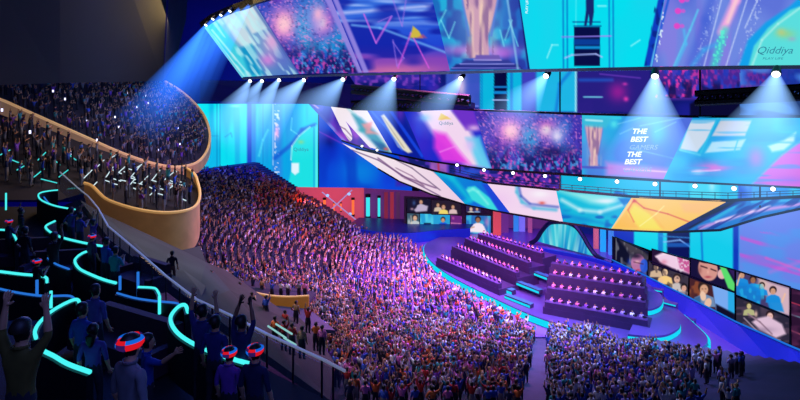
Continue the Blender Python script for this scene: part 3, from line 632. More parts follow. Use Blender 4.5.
def WR(p):                                                          # rear wall between and below the rings
    p.fill((14,24,110)).noise(26, 16, (30,30,150), .4, .8, .8, 2).noise(12, 10, (90,40,170), .55, .8, .7, 3)
    # upper gap, left to right
    p.box(345,70,440,82,(50,40,160),.8,2).noise(3, 3, (150,70,200), .5, .8, .7, 8, mask=(p.V < 86)*(p.U < 440)).ell(428,84,12,10,(30,40,190),.7)
    p.box(446,70,480,108,(60,90,200),.9,1).ell(461,86,6,16,(225,200,235),.9).ell(461,98,9,5,(200,120,220),.8).line([(448,106),(478,106)],1.4,(130,140,240),.8)
    p.box(480,68,522,112,(10,190,228),.95,1).box(494,70,507,112,(6,10,60),1).line([(494,87),(507,87)],2,(20,120,200)).line([(493,100),(508,100)],1.2,(180,200,255)).box(494,91,507,94,(16,130,210)).box(510,70,513,112,(20,120,210),.8).line([(482,70),(482,112)],1,(10,90,190),.7)
    p.box(522,68,536,112,(70,70,200),.8,1.5).box(536,68,577,112,(30,190,235),.95,1.5).line([(570,72),(560,84),(556,112)],3,(20,110,215),.8,1.5).box(575,68,577,112,(170,240,250),.9)
    p.box(577,68,650,112,(40,30,130),.95,1).line([(580,80),(612,80)],3,(30,90,200),.8,1.5).line([(584,97),(602,97)],1.4,(120,220,240),.9).ell(618,92,12,12,(150,30,150),.9).ell(626,99,3,3,(245,60,180),.9).ell(625,84,3,2,(220,60,180),.8).line([(600,74),(640,78)],1.5,(110,60,190),.7)
    m = (p.U > 655)*(p.U < 812)*(p.V < 98-(p.U-655)*.0)
    p.box(655,66,770,100,(70,40,150),.95,1.5).noise(2, 3, (236,60,170), .5, .68, .9, 12, mask=m*np.clip((740-p.U)/60, .25, 1)).noise(3, 5, (30,60,190), .5, .7, .8, 15, mask=m).noise(4, 9, (20,14,70), .5, .7, .75, 18, mask=m*np.clip((p.V-78)/8, 0, 1))
    p.box(770,66,840,116,(30,60,170),.8,3)
    p.poly([(690,104),(700,98),(770,90),(800,92),(840,94),(840,118),(690,118)], (10,10,50), 1)
    # gap between middle and lower rings
    p.poly([(400,150),(560,176),(560,192),(400,175)], (22,30,110), 1).noise(5, 4, (90,50,190), .5, .7, .8, 22, mask=(p.V > 150)*(p.V < 192)*(p.U < 560)).box(430,158,447,178,(190,110,200),.7,1.5).line([(438,160),(439,174)],2,(200,40,60),.7).ell(470,172,18,5,(30,90,215),.8)
    p.noise(2, 2, (230,80,190), .62, .75, .8, 23, mask=(p.V > 168)*(p.V < 192)*(p.U > 480)*(p.U < 560))
    p.box(561,172,838,203,(24,190,228),.97,.8).box(690,172,720,203,(70,215,235),.8,2).box(738,172,752,203,(20,70,200),.9,1).box(768,172,790,203,(20,130,220),.8,3).ell(712,186,4,7,(170,235,250),.8).ell(748,184,2.5,5,(80,190,240),.9).noise(9, 4, (20,60,180), .6, .75, .7, 25, mask=(p.V > 188)*(p.U > 600)*(p.U < 660)*(p.V < 203))
    # below the lower ring
    p.poly([(610,205),(800,205),(840,340),(610,290)], (16,215,236), 1).poly([(612,222),(634,222),(634,245),(612,236)], (24,50,190), .7).box(658,222,664,300,(20,110,210),.8).box(663,228,667,300,(40,210,235),.9)
    p.box(667,224,690,300,(12,20,90),1,.7).line([(664,242),(680,240),(692,248)],1.4,(140,190,255),.9).line([(660,236),(692,238)],1,(60,150,230),.9).box(667,243,690,247,(30,110,210),.7).box(690,222,735,300,(20,205,236),1,.7).line([(701,222),(704,300)],2,(16,110,210),.8)
    p.box(733,205,739,320,(16,50,185),.95,1).poly([(739,205),(840,190),(840,360),(739,310)], (104,132,232), 1).noise(30, 4, (190,90,215), .5, .75, .85, 31, .25, mask=(p.U > 740)*(p.V > 232)).noise(26, 9, (80,150,236), .5, .75, .7, 33, .2, mask=(p.U > 740)).line([(766,258),(800,270),(830,280)],1.8,(240,90,200),.8,1.2).line([(770,272),(800,262)],3,(210,110,220),.5,2)
wr = empty('rear_led_wall', P(640,190,104)); tag(wr, 'huge rear screen wall seen between and below the hanging rings', 'screen'); bpy.context.view_layer.update()
under(panel('screen_panel', [(345,68),(450,66),(560,62),(700,58),(840,54)], [(420,192),(480,218),(560,238),(612,248),(700,277),(760,303),(840,345)], YR, YR, WR, step=1.15), wr)
under(cover([(345,68),(450,66),(560,62),(700,58),(840,54)], [(420,192),(480,218),(560,238),(612,248),(700,277),(760,303),(840,345)], YR, YR, 1.5, 80).build('back_cover', DARK), wr)
# dark trusses in front of the rear wall
def truss(pts, r, gap, label, group='dark truss beams behind the screen rings'):
    e = empty('truss_beam', pts[0]); bpy.context.view_layer.update(); p0 = [Vector(p) for p in pts]; up = Vector((0,0,gap))
    under(MB().tube(p0, r).build('chord', DARK), e); under(MB().tube([p+up for p in p0], r).build('chord', DARK), e)
    w = MB(); n = 14
    for i in range(n):
        a = p0[0].lerp(p0[-1], i/n); b = p0[0].lerp(p0[-1], (i+1)/n); w.tube([a, b+up], r*.5, 4); w.tube([b+up, b], r*.5, 4)
    under(w.build('web_bracing', DARK), e); tag(e, label, 'truss', group)
truss([P(352,92,88), P(470,104,74)], .35, .9, 'dark truss sloping down under the left half of the top halo')
truss([P(352,108.5,96), P(420,110,84)], .3, 1.2, 'dark truss just above the white panel of the middle ring')
truss([P(695,103,60), P(810,97,54)], .35, 1.0, 'dark truss above the right end of the middle ring')
# dark gantry hood from the halo back to the truss (indigo underside with a faint glow in its material)
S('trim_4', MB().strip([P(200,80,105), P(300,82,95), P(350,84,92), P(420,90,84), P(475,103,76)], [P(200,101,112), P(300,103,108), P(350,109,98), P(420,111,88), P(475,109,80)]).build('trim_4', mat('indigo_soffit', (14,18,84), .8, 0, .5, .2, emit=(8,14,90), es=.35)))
# ------------------------------------------------------------------ stage
GLOWC = glow('cyan_edge_glow', (20,205,235), 1.15); GLOWB = glow('blue_edge_glow', (20,90,230), 1.0); BLUEP = mat('blue_lit_plinth', (16,44,170), .4, 0, .4, .12, emit=(8,30,170), es=.3)
TEALT = glow('teal_tube_glow', (60,225,235), 1.1); ORAT = glow('orange_tube_glow', (255,110,60), 1.2); VIOT = glow('violet_tube_glow', (200,120,240), .9)
def ring_pts(pts, z, n=5): return [G(u, v, z) for u, v in spline(pts, n)]
edge = [(440,237),(427,243),(424,250),(430,260),(442,270),(460,281),(482,292),(505,303),(530,314),(556,323),(590,332),(625,340),(662,348),(690,350),(705,345),(707,337),(697,326),(682,313)]
back = [(668,300),(650,285),(630,272),(604,262),(570,255),(535,249),(495,243),(460,237)]
ep = ring_pts(edge, 1.0); bp_ = [G(u, v, 1.0) for u, v in back]
S('trim_5', MB().prism([(x, y) for x, y, z in ep+bp_], 0, 1.0).build('trim_5', M_PLAT))
o = MB().wall([(x, y, .12) for x, y, z in [(BC[0]+(q[0]-BC[0])*1.008, BC[1]+(q[1]-BC[1])*1.008, 0) for q in ep]], .75, .12).build('edge_light', GLOWC)
tag(o, 'long cyan light band running round the curved front edge of the stage', 'light')
for nm, pts, z in (('large', [(628,334),(650,336),(668,334),(680,326),(676,317),(662,309),(648,304),(640,310)], 1.8), ('small', [(640,308),(650,309),(660,305),(663,298),(658,292),(648,288),(640,292)], 2.6)):
    q = ring_pts(pts, z, 5); e = empty('round_platform', (*q[0][:2], 0)); bpy.context.view_layer.update()
    under(MB().prism([(x, y) for x, y, _ in q], z-.8, z).build('deck', M_PLAT), e)
    cx_, cy_ = np.mean([k[0] for k in q]), np.mean([k[1] for k in q])
    under(MB().wall([(cx_+(x-cx_)*1.01, cy_+(y-cy_)*1.01, z-.75) for x, y, _ in q], .5, .08).build('edge_light', GLOWC), e)
    tag(e, 'rounded violet platform with cyan rim light, the %s one right of the desks' % ('larger lower' if nm == 'large' else 'smaller upper'), 'platform')
# blocks of desks
M_DESK = mat('dark_violet_desk', (44,30,78), .5, 0, .3, 1.5); M_DTOP = mat('desk_top', (70,50,110), .35)
M_MON = mat('monitor_shell', (20,18,34), .5); M_MONG = glow('monitor_glow', (150,120,250), .9)
mon0 = None
def monitor(x, y, z, rz, label, group):
    global mon0
    if mon0 is None:
        e = empty('monitor'); MB().box((0,0,.17), (.46,.03,.22)).box((0,.02,.04),(.05,.03,.08)).box((0,.02,.005),(.2,.14,.01)).build('shell', M_MON, e)
        MB().box((0,.018,.17), (.42,.004,.19)).build('lit_face', M_MONG, e); mon0 = e; o = e
    else: o = copy_tree(mon0)
    o.location = (x, y, z); o.rotation_euler = (0, 0, rz); tag(o, label, 'monitor', group)
def chair(): pass
ORD = ['front','second','third','rear']
def block(rows, npp, side, n0):
    for i, (a, b) in enumerate(rows):
        za = 1.85+.9*i; A = Vector(G(a[0], a[1], za+.75)); B = Vector(G(b[0], b[1], za+.75)); d = (B-A); L = d.length; d.normalize(); nn = Vector((-d.y, d.x, 0))
        if nn.y < 0: nn = -nn
        rz = math.atan2(d.y, d.x); A.z = B.z = 0; c = (A+B)/2
        # riser: part of the stage
        if 1:
            q = MB().box((c.x+nn.x*1.2, c.y+nn.y*1.2, (za)/2+.5), (L+.9, 3.1, za-1.0), rz); S('trim_%d' % (n0+i), q.build('trim', M_DESK))
        e = empty('row_desk', (c.x, c.y, za), rz)
        MB().box((0,-.3,.37), (L+.4,.06,.74)).build('front_panel', M_DESK, e); MB().box((0,.0,.745), (L+.4,.7,.04)).build('desk_top', M_DTOP, e)
        for s in (-1, 1): MB().box((s*(L+.36)/2,.0,.36), (.05,.6,.72)).build('side_panel', M_DESK, e)
        MB().box((0,-.34,.7), (L+.3,.02,.035)).build('light_line', glow('violet_line_glow', (120,90,220), .7), e)
        tag(e, 'long dark violet desk, the %s one in the %s block on stage' % (ORD[i], side), 'desk')
        n = npp[i]
        for k in range(n):
            t = (k+.5)/n-.5; p_ = c+d*L*t+nn*(.55+rnd.uniform(-.05,.05))
            sh = rnd.choice(['pink','lilac','white','pink','purple','lilac'])
            sk = rnd.choice([0,0,1,1,2]); pz = rnd.choice(['sit','sit','sitface']); hr = rnd.choice(['dark','dark','brown'])
            person(p_.x, p_.y, za+.02, rz+math.pi+rnd.uniform(-.25,.25), pz, sh, 'seated contestant in %s, %s, %s desk of the %s stage block' % (sh, 'hand at the face' if pz == 'sitface' else 'hands on the desk', ORD[i], side), 'contestants seated at the %s desks' % side, sk, hr)
            m_ = c+d*(L*t+.38)+nn*.05; monitor(m_.x, m_.y, za+.765, rz, 'small dark monitor on the %s desk of the %s stage block' % (ORD[i], side), 'monitors on the %s desks' % side)
            e2 = c+d*L*t+nn*.62
            q = chair_proto(e2.x, e2.y, za, rz, 'dark stool behind the %s desk of the %s stage block' % (ORD[i], side), 'stools behind the %s desks' % side)
stool0 = None
def chair_proto(x, y, z, rz, label, group):
    global stool0
    if stool0 is None:
        e = empty('stool'); MB().box((0,0,.40),(.42,.4,.06)).build('seat', M_MON, e); MB().tube([(0,0,0),(0,0,.38)], .04, 6).build('pole', M_MON, e)
        MB().lathe([(.0,.0),(.2,.0),(.2,.03),(.0,.05)], n=10).build('base', M_MON, e); stool0 = e; o = e
    else: o = copy_tree(stool0)
    o.location = (x, y, z); o.rotation_euler = (0,0,rz); tag(o, label, 'stool', group); return o
block([((439,257),(499,283)), ((454,246),(517,272)), ((467,238),(529,262)), ((480,233.5),(542,252.5))], (16,16,16,15), 'left', 10)
block([((547,301),(646,319)), ((549,287),(644,301)), ((550.5,274),(643,287)), ((553,262.5),(640,276))], (11,11,11,11), 'right', 20)
# low lit barriers beside the desks
def barrier(a, b, z, h, w, label):
    A = Vector(G(*a, z+h)); B = Vector(G(*b, z+h)); d = B-A; rz = math.atan2(d.y, d.x); c = (A+B)/2; e = empty('light_barrier', (c.x, c.y, z), rz)
    MB().box((0,0,h/2), (d.length, w, h)).build('body', M_DESK, e); MB().box((0,-w/2-.02,h*.42), (d.length-.1,.03,h*.55)).build('light_panel', GLOWC, e)
    MB().box((0,0,h+.015), (d.length, w*1.05, .03)).build('top_cap', mat('slate_cap', (50,110,140), .3), e)
    tag(e, label, 'barrier', 'low cyan-lit barriers on the stage')
for a, b, z, w in (((529,269),(549,276.5),2.4,.7), ((518,281),(541,290),1.7,.7), ((506,294),(532,304),1.0,.7)):
    barrier(a, b, z, .55, w, {2.4:'rear low barrier with cyan light, between the two desk blocks',1.7:'middle low barrier with cyan light, between the two desk blocks',1.0:'front low barrier with cyan light, between the two desk blocks'}[z])
    A = Vector(G(*a, z)); B = Vector(G(*b, z)); c = (A+B)/2; d = B-A
    S('trim_%d' % int(z*10+20), MB().box((c.x, c.y, z/2), (d.length+.4, 1.3, z-.01), math.atan2(d.y, d.x)).build('trim', M_PLAT))
for a, b, z, lb in (((513,273),(527,276),1.6,'rear'), ((499,285),(514,290),1.0,'front')):
    barrier(a, b, z, .7, .9, 'short cyan-lit counter at the right end of the left desks, the %s one' % lb)
for k, (a, b, z) in enumerate((((648,287),(663,290),2.0), ((665,301),(677,304),1.4), ((684,317),(695,320),.8))):
    A = Vector(G(*a, z)); B = Vector(G(*b, z)); d = B-A; c = (A+B)/2; e = empty('light_step', (c.x, c.y, 0), math.atan2(d.y, d.x))
    MB().box((0,0,z/2), (d.length, 1.0, z)).build('block', M_PLAT, e); MB().box((0,-.52,z-.12), (d.length, .03, .16)).build('light_line', GLOWC, e)
    tag(e, 'cyan-edged step beside the wall of player screens, %s of three' % ('rearmost','middle one','nearest')[k], 'step')
# back edge steps behind desks: lit strip lines
for k, pts in enumerate(([(535,247),(570,253),(604,261),(640,275)], [(540,262),(552,266)])):
    if k: continue
    q = ring_pts(pts, 1.6); o = MB().wall([(x, y, 1.0) for x, y, z in q], .6, .5).build('rear_step', BLUEP); tag(o, 'blue-lit step curving behind the right desk block', 'step')
# ------------------------------------------------------------------ arch
ya = interp([530,548,575,605,620], [109,107,103,96,94])
ap = spline([(528,244),(536,240),(542,231),(549,223.5),(558,222),(568,223),(576,227),(583,236),(590,248),(598,257),(612,263)], 6)
e = empty('stage_arch', P(560,250,105)); e.location.z = 0; bpy.context.view_layer.update()
under(MB().tube([P(u, v, ya(u)) for u, v in ap], .42, 8).build('arch_frame', mat('arch_steel', (30,40,70), .35, .5)), e)
def AR(p):
    p.fill((40,190,215)).noise(3, 30, (20,110,200), .4, .75, .85, 3).noise(2.2, 26, (150,235,235), .55, .8, .8, 6).line([(556,226),(552,246)],2,(160,220,225),.6,1).line([(570,227),(574,250)],2.6,(190,225,215),.6,1).line([(543,238),(596,256)],1.5,(20,120,190),.6)
under(panel('light_curtain', [(536,240),(542,231),(549,223.5),(558,222),(568,223),(576,227),(583,236),(590,248),(597,256)], [(536,241),(597,257)], ya, ya, AR), e)
tag(e, 'wave-shaped dark arch round a shimmering cyan curtain screen at the back of the stage', 'arch')
# ------------------------------------------------------------------ lobby behind the crowd
LOB = mat('glowing_salmon_wall', (170,70,90), .7, 0, .3, .1, emit=(190,70,95), es=.75); LOB2 = mat('glowing_plum_wall', (90,40,110), .7, 0, .4, .1, emit=(96,40,110), es=.6)  # both walls emit their own colour in place of lobby lighting
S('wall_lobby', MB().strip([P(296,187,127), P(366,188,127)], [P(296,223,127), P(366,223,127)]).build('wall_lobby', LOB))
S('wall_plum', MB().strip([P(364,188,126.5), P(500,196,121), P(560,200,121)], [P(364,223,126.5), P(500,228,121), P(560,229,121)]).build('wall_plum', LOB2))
def tube_light(a, b, Y, r, m, label, group=None):
    A, B = Vector(P(*a, Y)), Vector(P(*b, Y)); e = empty('tube_light', A); bpy.context.view_layer.update()
    under(MB().tube([A, B], r, 8).build('tube', m), e); dd = (B-A).normalized()*r
    [under(MB().tube(q_, r*1.4, 8).build('end_cap', DARK), e) for q_ in ([A-dd, A+dd*.5], [B-dd*.5, B+dd])]; tag(e, label, 'light', group)
tube_light((324.5,199),(324.5,214),125.5,.3,ORAT,'upright orange tube light at the left side of the lobby behind the crowd')
tube_light((353,199),(353,215),125.5,.3,ORAT,'upright orange tube light right of the crossed beams in the lobby')
tube_light((334,203),(334,211),126.2,.15,ORAT,'tiny orange tube light between crossed beams, left one'); tube_light((341,203),(341,211),126.2,.15,ORAT,'tiny orange tube light between crossed beams, right one')
tube_light((368,196),(368,217),124.5,.45,TEALT,'thick teal tube light in the lobby, left of the pair'); tube_light((379,197),(379,217),124.5,.3,TEALT,'thinner teal tube light in the lobby, right of the pair')
XB = glow('pale_beam_glow', (190,160,230), .75)
for a, b, lb in (((322,192),(366,228),'descending to the right'), ((352,190),(318,222),'descending to the left')):
    o = MB().tube([P(*a, 124), P(*b, 122.5)], .14, 6).build('crossed_bar', XB); tag(o, 'thin pale lit diagonal bar %s in front of the orange lobby' % lb, 'bar')
for k, (u, v) in enumerate(((327.5,195.5),(349,194),(350,214))):
    o = MB().lathe([(0,-.35),(.3,-.2),(.4,0),(.3,.2),(0,.35)], P(u, v, 123.4), 10).build('star_lamp', glow('cool_lamp', (150,190,255), 1.3)); tag(o, 'small pale blue lamp on the crossed bars, %s' % ('upper left','upper right','lower right')[k], 'lamp')
for k, (u, c) in enumerate(((386,(130,40,60)),(392,(160,50,60)),(398,(90,50,90)))):
    o = MB().box((P(u,200,124)[0],124,3.7), (.8,.7,7.4)).build('lobby_pillar', mat('pillar_red_%d' % k, c, .6, emit=c, es=.5)); tag(o, 'dim lobby-edge pillar, %s' % ('dark red and leftmost of three','red and middle of three','plum and rightmost of three')[k], 'pillar')
for k, (u, c, Y, w, lb) in enumerate(((497,(190,70,70),116,1.6,'broad salmon'),(504,(90,40,110),118,1.8,'plum'),(516,(40,130,200),119,1.0,'teal'),(522,(110,110,210),119,1.2,'lilac'),(530,(150,70,120),118,.8,'rose'),(603,(30,160,205),104,.9,'bright teal'),(596,(190,90,110),106,.8,'thin salmon'),(611,(60,130,200),102,.8,'blue'))):
    q = P(u, 212, Y); o = MB().box((q[0],Y,3.6), (w,.6,7.2)).build('stage_pillar', mat('pillar_lit_%d' % k, c, .5, emit=c, es=.75)); tag(o, '%s lit pillar %s the arch at the back of the stage' % (lb, 'left of' if u < 540 else 'right of'), 'pillar')
# blue plinth at the back-left of the stage
pl = [G(u, v, 0) for u, v in spline([(345,236),(380,242),(410,243),(440,240),(470,238)], 5)]
S('trim_40', MB().wall(pl, 2.0, .4).build('trim_40', BLUEP))
S('trim_41', MB().prism([(x, y) for x, y, z in pl]+[(16,119),(-9,123)], 1.9, 2.0).build('trim_41', mat('blue_deck', (24,36,120), .4, 0, .3, .3)))
# ------------------------------------------------------------------ player video screens
def face(p, x, y, r, skin, hair, shirt, tilt=0):
    p.poly([(x-r*2.3,y+r*3.6),(x-r*1.9,y+r*1.7),(x-r*.5,y+r*1.1),(x+r*.5,y+r*1.1),(x+r*1.9,y+r*1.7),(x+r*2.3,y+r*3.6)], shirt, .5).ell(x, y-r*.35, r*1.15, r*1.2, hair, 1, hard=True).ell(x, y+r*.1, r*.82, r*1.0, skin, 1, hard=True)
    p.ell(x-r*.32, y-r*.02, r*.2, r*.12, (60,40,50), .8).ell(x+r*.32, y-r*.02, r*.2, r*.12, (60,40,50), .8).ell(x, y+r*.62, r*.3, r*.1, (150,60,60), .8)
SK = (214,160,130); SKD = (160,110,84)
def VA(p):
    p.fill((16,18,44)).ell(630,262,3.2,4.5,(20,50,170),.95).poly([(620,240),(634,243),(649,256),(650,262),(630,254)], (74,68,80), 1.5, .9).noise(3, 5, (150,150,160), .62, .8, .6, 3)
    p.ell(638,263,7,9,(190,120,170),.95,hard=True).ell(636,256,8,3.5,(30,24,50),.9).ell(644,266,4,7,(40,90,220),.9,hard=True).ell(637,262,3,2,(250,200,200),.8).line([(634,262),(643,264)],1,(70,30,60),.8).ell(638,270,2.4,1,(200,40,70),.9).poly([(628,276),(634,270),(646,274),(648,280)], (40,60,190), 1)
def VB1(p):
    p.fill((40,20,56)).poly([(655,256),(668,250),(682,252),(690,262),(690,274),(672,268),(660,262)], (240,205,230), 1).poly([(676,252),(690,256),(690,274),(680,268)], (190,60,130), 1, .8).noise(1.6, 1.6, (240,230,240), .5, .7, .7, 3, mask=p.U > 676).ell(664,262,4,3,(226,140,170),.8).line([(656,257),(672,252)],1,(255,230,240),.8)
def VB2(p):
    p.fill((60,52,70)); face(p, 656, 267, 2.8, (236,190,160), (40,30,30), (210,180,150)); face(p, 665, 272, 3.4, (245,205,165), (30,24,30), (246,206,130)); face(p, 677, 279, 3.6, (226,180,160), (50,36,40), (200,190,190)); face(p, 684, 288, 3, (226,170,150), (30,26,30), (150,140,150))
    p.ell(661,281,3,4,(236,190,150),.9).ell(671,285,3,3,(235,200,160),.8).noise(3, 3, (30,24,40), .62, .8, .5, 4)
def VC1(p):
    p.fill((24,18,60)).ell(708,269,9.5,12,(214,150,140),1,-.3,True).ell(704,259,9,4,(40,26,40),.95,.2,True).ell(722,274,4.5,5,(230,180,180),1,hard=True).ell(700,270,2.4,5,(150,90,90),.7).line([(701,266),(707,268)],1.2,(60,30,40)).line([(711,269),(716,271)],1.2,(60,30,40)).ell(708,277,4,1.4,(170,60,80),.9).ell(708,272,1.4,2.4,(240,180,165),.8)
    p.poly([(718,262),(724,264),(735,284),(735,292),(728,288)], (90,220,110), .7).poly([(727,266),(735,268),(735,280)], (50,30,90), .7).poly([(691,276),(700,284),(715,292),(691,284)], (60,40,110), 1)
def VC2(p):
    p.fill((70,34,44)).noise(4, 4, (150,80,50), .5, .75, .8, 3, mask=(p.U < 706)).poly([(712,284),(735,292),(735,320),(716,312)], (120,170,240), .7).poly([(728,290),(735,292),(735,320),(728,316)], (40,170,230), .7)
    face(p, 704, 289, 5, SK, (50,34,36), (110,140,180)); p.ell(703,296,3,5,(236,196,170),1,-.2,True).ell(708,303,3.4,5,(232,190,165),1,.3,True).poly([(694,298),(700,296),(702,312),(692,306)], (60,100,150), .8).poly([(716,304),(735,314),(735,320),(716,312)], (16,14,40), 1)
def VD1(p):
    p.fill((70,60,110)).poly([(758,278),(790,288),(790,316),(774,312)], (226,190,200), 2, .9).ell(762,284,6,6,(226,190,170),.9)
    for x, y, r, c in ((742,275,3,SK),(753,280,3,SKD),(773,291,3.2,SK),(762,286,2.6,(236,200,170))): face(p, x, y, r, c, (40,26,34), (30,140,220))
    p.poly([(736,281),(748,284),(762,292),(760,306),(736,296)], (20,130,215), 1, .9).poly([(766,298),(780,298),(784,312),(770,310)], (24,140,220), 1, .95).line([(737,285),(740,275)],1.6,(230,180,150)).line([(782,302),(785,294)],1.6,(240,190,160)).noise(4, 6, (40,190,235), .6, .8, .6, 5, mask=(p.V > 284)*(p.U < 764)).line([(736,296),(790,317)],.8,(40,50,90),.7)
def VD2(p):
    p.fill((44,40,60)).noise(6, 3, (90,70,90), .55, .8, .7, 3); face(p, 749, 306, 2.6, (214,200,140), (60,50,40), (180,180,130)); face(p, 770, 316, 3.6, (240,190,180), (40,26,34), (226,196,214))
    p.poly([(758,318),(768,316),(782,324),(786,334),(776,338),(760,330),(752,322)], (222,190,214), 1.2).line([(748,314),(760,322),(772,334)],1.4,(150,120,140)).ell(762,330,16,4,(120,100,130),.5).line([(744,318),(760,334),(780,340)],1.2,(190,170,190),.8).ell(756,314,2,4,(240,200,180),.9).line([(748,340),(786,338)],.8,(60,50,80),.5)
def VE(p): p.fill((44,20,50)).line([(790,302),(802,306)], 1, (210,60,90)).line([(790,314),(802,318)], 1, (110,180,190)).line([(790,330),(802,335)], 1.2, (170,80,100)).noise(8, 3, (90,40,80), .5, .8, .7, 2)
yw = lambda u: 50.96/((u-400)/560+.1465)
def vscreen(top_, bot_, fn, label, Yf, group=None, fr=.12):
    q = P(*bot_[0], Yf(bot_[0][0])); e = empty('video_screen', q); bpy.context.view_layer.update()
    under(panel('display', top_, bot_, Yf, Yf, fn, step=.6), e)
    lp = [P(u, v, Yf(u)-.03) for u, v in (top_[0], top_[-1], bot_[-1], bot_[0])]
    under(MB().tube(lp, fr, 4, True).build('frame', DARK), e)
    bkp = [P(u, v, Yf(u)+.3) for u, v in (top_[0], top_[-1], bot_[-1], bot_[0])]; under(make('back_shell', bkp, [(0,1,2,3)], DARK), e)
    tag(e, label, 'screen', group); return e
vscreen([(615.5,237),(649,253)], [(615.5,262),(648,277)], VA, 'video screen showing a close-up player with blue headset, far end of the right wall', yw)
vscreen([(652,249),(690,260)], [(652,264),(690,276)], VB1, 'video screen showing a pink and white sleeve against dark', yw)
vscreen([(648,260),(652,264),(689,276)], [(648,278),(688,298)], VB2, 'video screen showing a row of friends laughing in cream tops', yw)
vscreen([(690.5,258),(735,270)], [(690.5,276),(735,292)], VC1, 'video screen showing a smiling man close up with a green slash', yw)
vscreen([(689.5,277),(735,292.5)], [(689.5,299),(735,320)], VC2, 'video screen showing a person with hands clasped at the face', yw)
vscreen([(736,270.5),(790,287)], [(736,295),(790,317)], VD1, 'video screen showing fans in turquoise shirts cheering', yw)
vscreen([(736,296),(790,317.5)], [(736,322),(790,346)], VD2, 'video screen showing a reclining person in pale pink on dark', yw)
vscreen([(791,288),(812,294)], [(791,346),(812,356)], VE, 'dark maroon video screen with thin streaks at the right edge', yw)
q = [(612,263),(650,281),(690,301),(736,325),(790,349),(830,366)]
S('wall_plinth', MB().strip([P(u, v-2.5, yw(u)-.3) for u, v in q], [(P(u, v, yw(u))[0]-1.8, yw(u)-2.0, 0) for u, v in q]).build('wall_plinth', BLUEP))
S('wall_behind', MB().strip([P(u, v, yw(u)+.6) for u, v in ((612,236),(650,250),(690,258),(736,270),(790,287),(830,300))], [P(u, v, yw(u)+.6) for u, v in q]).build('wall_behind', DARK))
o = MB().tube([P(u, v-3.2, yw(u)-.4) for u, v in q], .1, 5).build('ledge_light', glow('soft_blue_line', (30,120,230), .9)); tag(o, 'thin blue light line along the foot of the right player screens', 'light')
yc = lambda u: 117.0
def C1_(p): p.fill((26,22,48)); face(p, 421, 202, 2, SK, (40,30,40), (190,180,200)); p.poly([(414,210),(420,204),(428,206),(427,211),(416,212)], (190,175,205), .8).ell(414,203,2,3,(60,90,150),.8).ell(412,209,2,1.5,(200,160,180),.8)
def C2_(p): p.fill((40,30,50)); face(p, 438, 205, 1.8, SK, (40,30,30), (210,190,170)); face(p, 443.5, 207, 2.2, SK, (50,30,30), (240,215,110)); face(p, 453, 207, 1.9, SK, (50,36,36), (220,190,190))
def C3_(p): p.fill((60,90,110)); face(p, 415, 218, 2.4, (226,180,150), (50,36,40), (190,200,205)); p.ell(409,222,1.6,4,(226,226,220),.8).line([(411,216),(412,228)], 1, (226,200,180), .7)
def C4_(p): p.fill((40,160,215)).noise(3, 6, (90,215,235), .5, .8, .8, 3).poly([(424,223),(431,223),(431,229),(423,229)], (16,16,50), .5); face(p, 443, 220, 2.1, SK, (40,30,40), (20,80,210)); p.line([(436,225),(450,225)], 1.4, (200,180,210), .7)
def C5_(p): p.fill((110,40,130)).noise(3, 3, (200,90,160), .55, .8, .7, 3).line([(451,223),(461,224)], 1, (230,150,200), .8)
def C6_(p): p.fill((50,40,90)); face(p, 471, 209, 1.8, (226,200,180), (60,40,50), (200,200,200)); face(p, 477, 209, 1.5, SK, (40,40,60), (120,150,200))
def C7_(p): p.fill((40,110,190)).noise(3, 5, (60,190,225), .5, .8, .8, 4).ell(487,222,3,6,(200,120,190),.7); face(p, 478, 220, 2.6, SKD, (40,26,36), (245,225,240)); p.poly([(468,229),(476,224),(484,226),(487,233),(470,232)], (245,228,242), .8).line([(467,229),(474,227)], 1.2, (200,150,130))
for a, b, c, d, fn, lb in ((407,198,431,212.5,C1_,'small video screen showing a player leaning forward in grey'), (431.5,200,461,214.5,C2_,'small video screen showing three fans, one in yellow'), (407,213,419.5,230,C3_,'small video screen showing a long-haired woman in white'),
    (420,213.5,450,230,C4_,'small video screen showing a blue-shirted player by a monitor'), (450.5,215,462,231,C5_,'narrow purple video screen right of the blue-shirted player'), (466,205,481,212.5,C6_,'small strip video screen showing two heads under the ring'), (466,215,491,234,C7_,'small video screen showing a man in a white top reaching out')):
    vscreen([(a,b),(c,b+.8)], [(a,d),(c,d+.4)], fn, lb, yc, fr=.08)
S('wall_screens', MB().strip([P(404,196,117.5), P(494,200,117.5)], [P(404,236,117.5), P(494,236,117.5)]).build('wall_screens', mat('dark_plum_panel', (24,12,40), .6)))
# ------------------------------------------------------------------ upper balconies at the left
def plane_from(pts):                                   # plane through three px+depth points, as depth function of px
    A = np.array([[1,u,v] for u,v,Y in pts]); s = np.linalg.solve(A, np.array([1/Y for *_,Y in pts])); return lambda u, v: 1/(s[0]+s[1]*u+s[2]*v), s
YA, sA = plane_from([(0,108,60),(180,172,80),(165,85,110)])
YBp, sB = plane_from([(120,205,44),(195,182,52),(0,120,56)])
def zplane(s, x, y):                                    # level of the plane at plan position x,y : 1/Y = s0+s1 u+s2 v
    # u = CX+F x/y ; v = (1/y - s0 - s1 u)/s2
    u = CX+F*x/y; v = (1/y-s[0]-s[1]*u)/s[2]; return H-(v-CY)/F*y, u, v
rimA = spline([(-20,100),(0,105),(28,117),(60,131),(90,144),(120,157),(150,167),(175,171),(195,167),(206,156),(210,140),(206,122),(195,106),(180,93),(165,84)], 6)
pA = [P(u, v, YA(u, v)) for u, v in rimA]
deckA = pA+[P(u, v, YA(u, v)) for u, v in ((120,80),(60,78),(-20,72))]
cen = np.mean(deckA, 0)
def fan(name, pts, m): return make(name, list(pts)+[tuple(np.mean(pts, 0))], [(i, (i+1) % len(pts), len(pts)) for i in range(len(pts))], m)
STEP = mat('dark_step_carpet', (34,34,56), .9, 0, .4, .5)
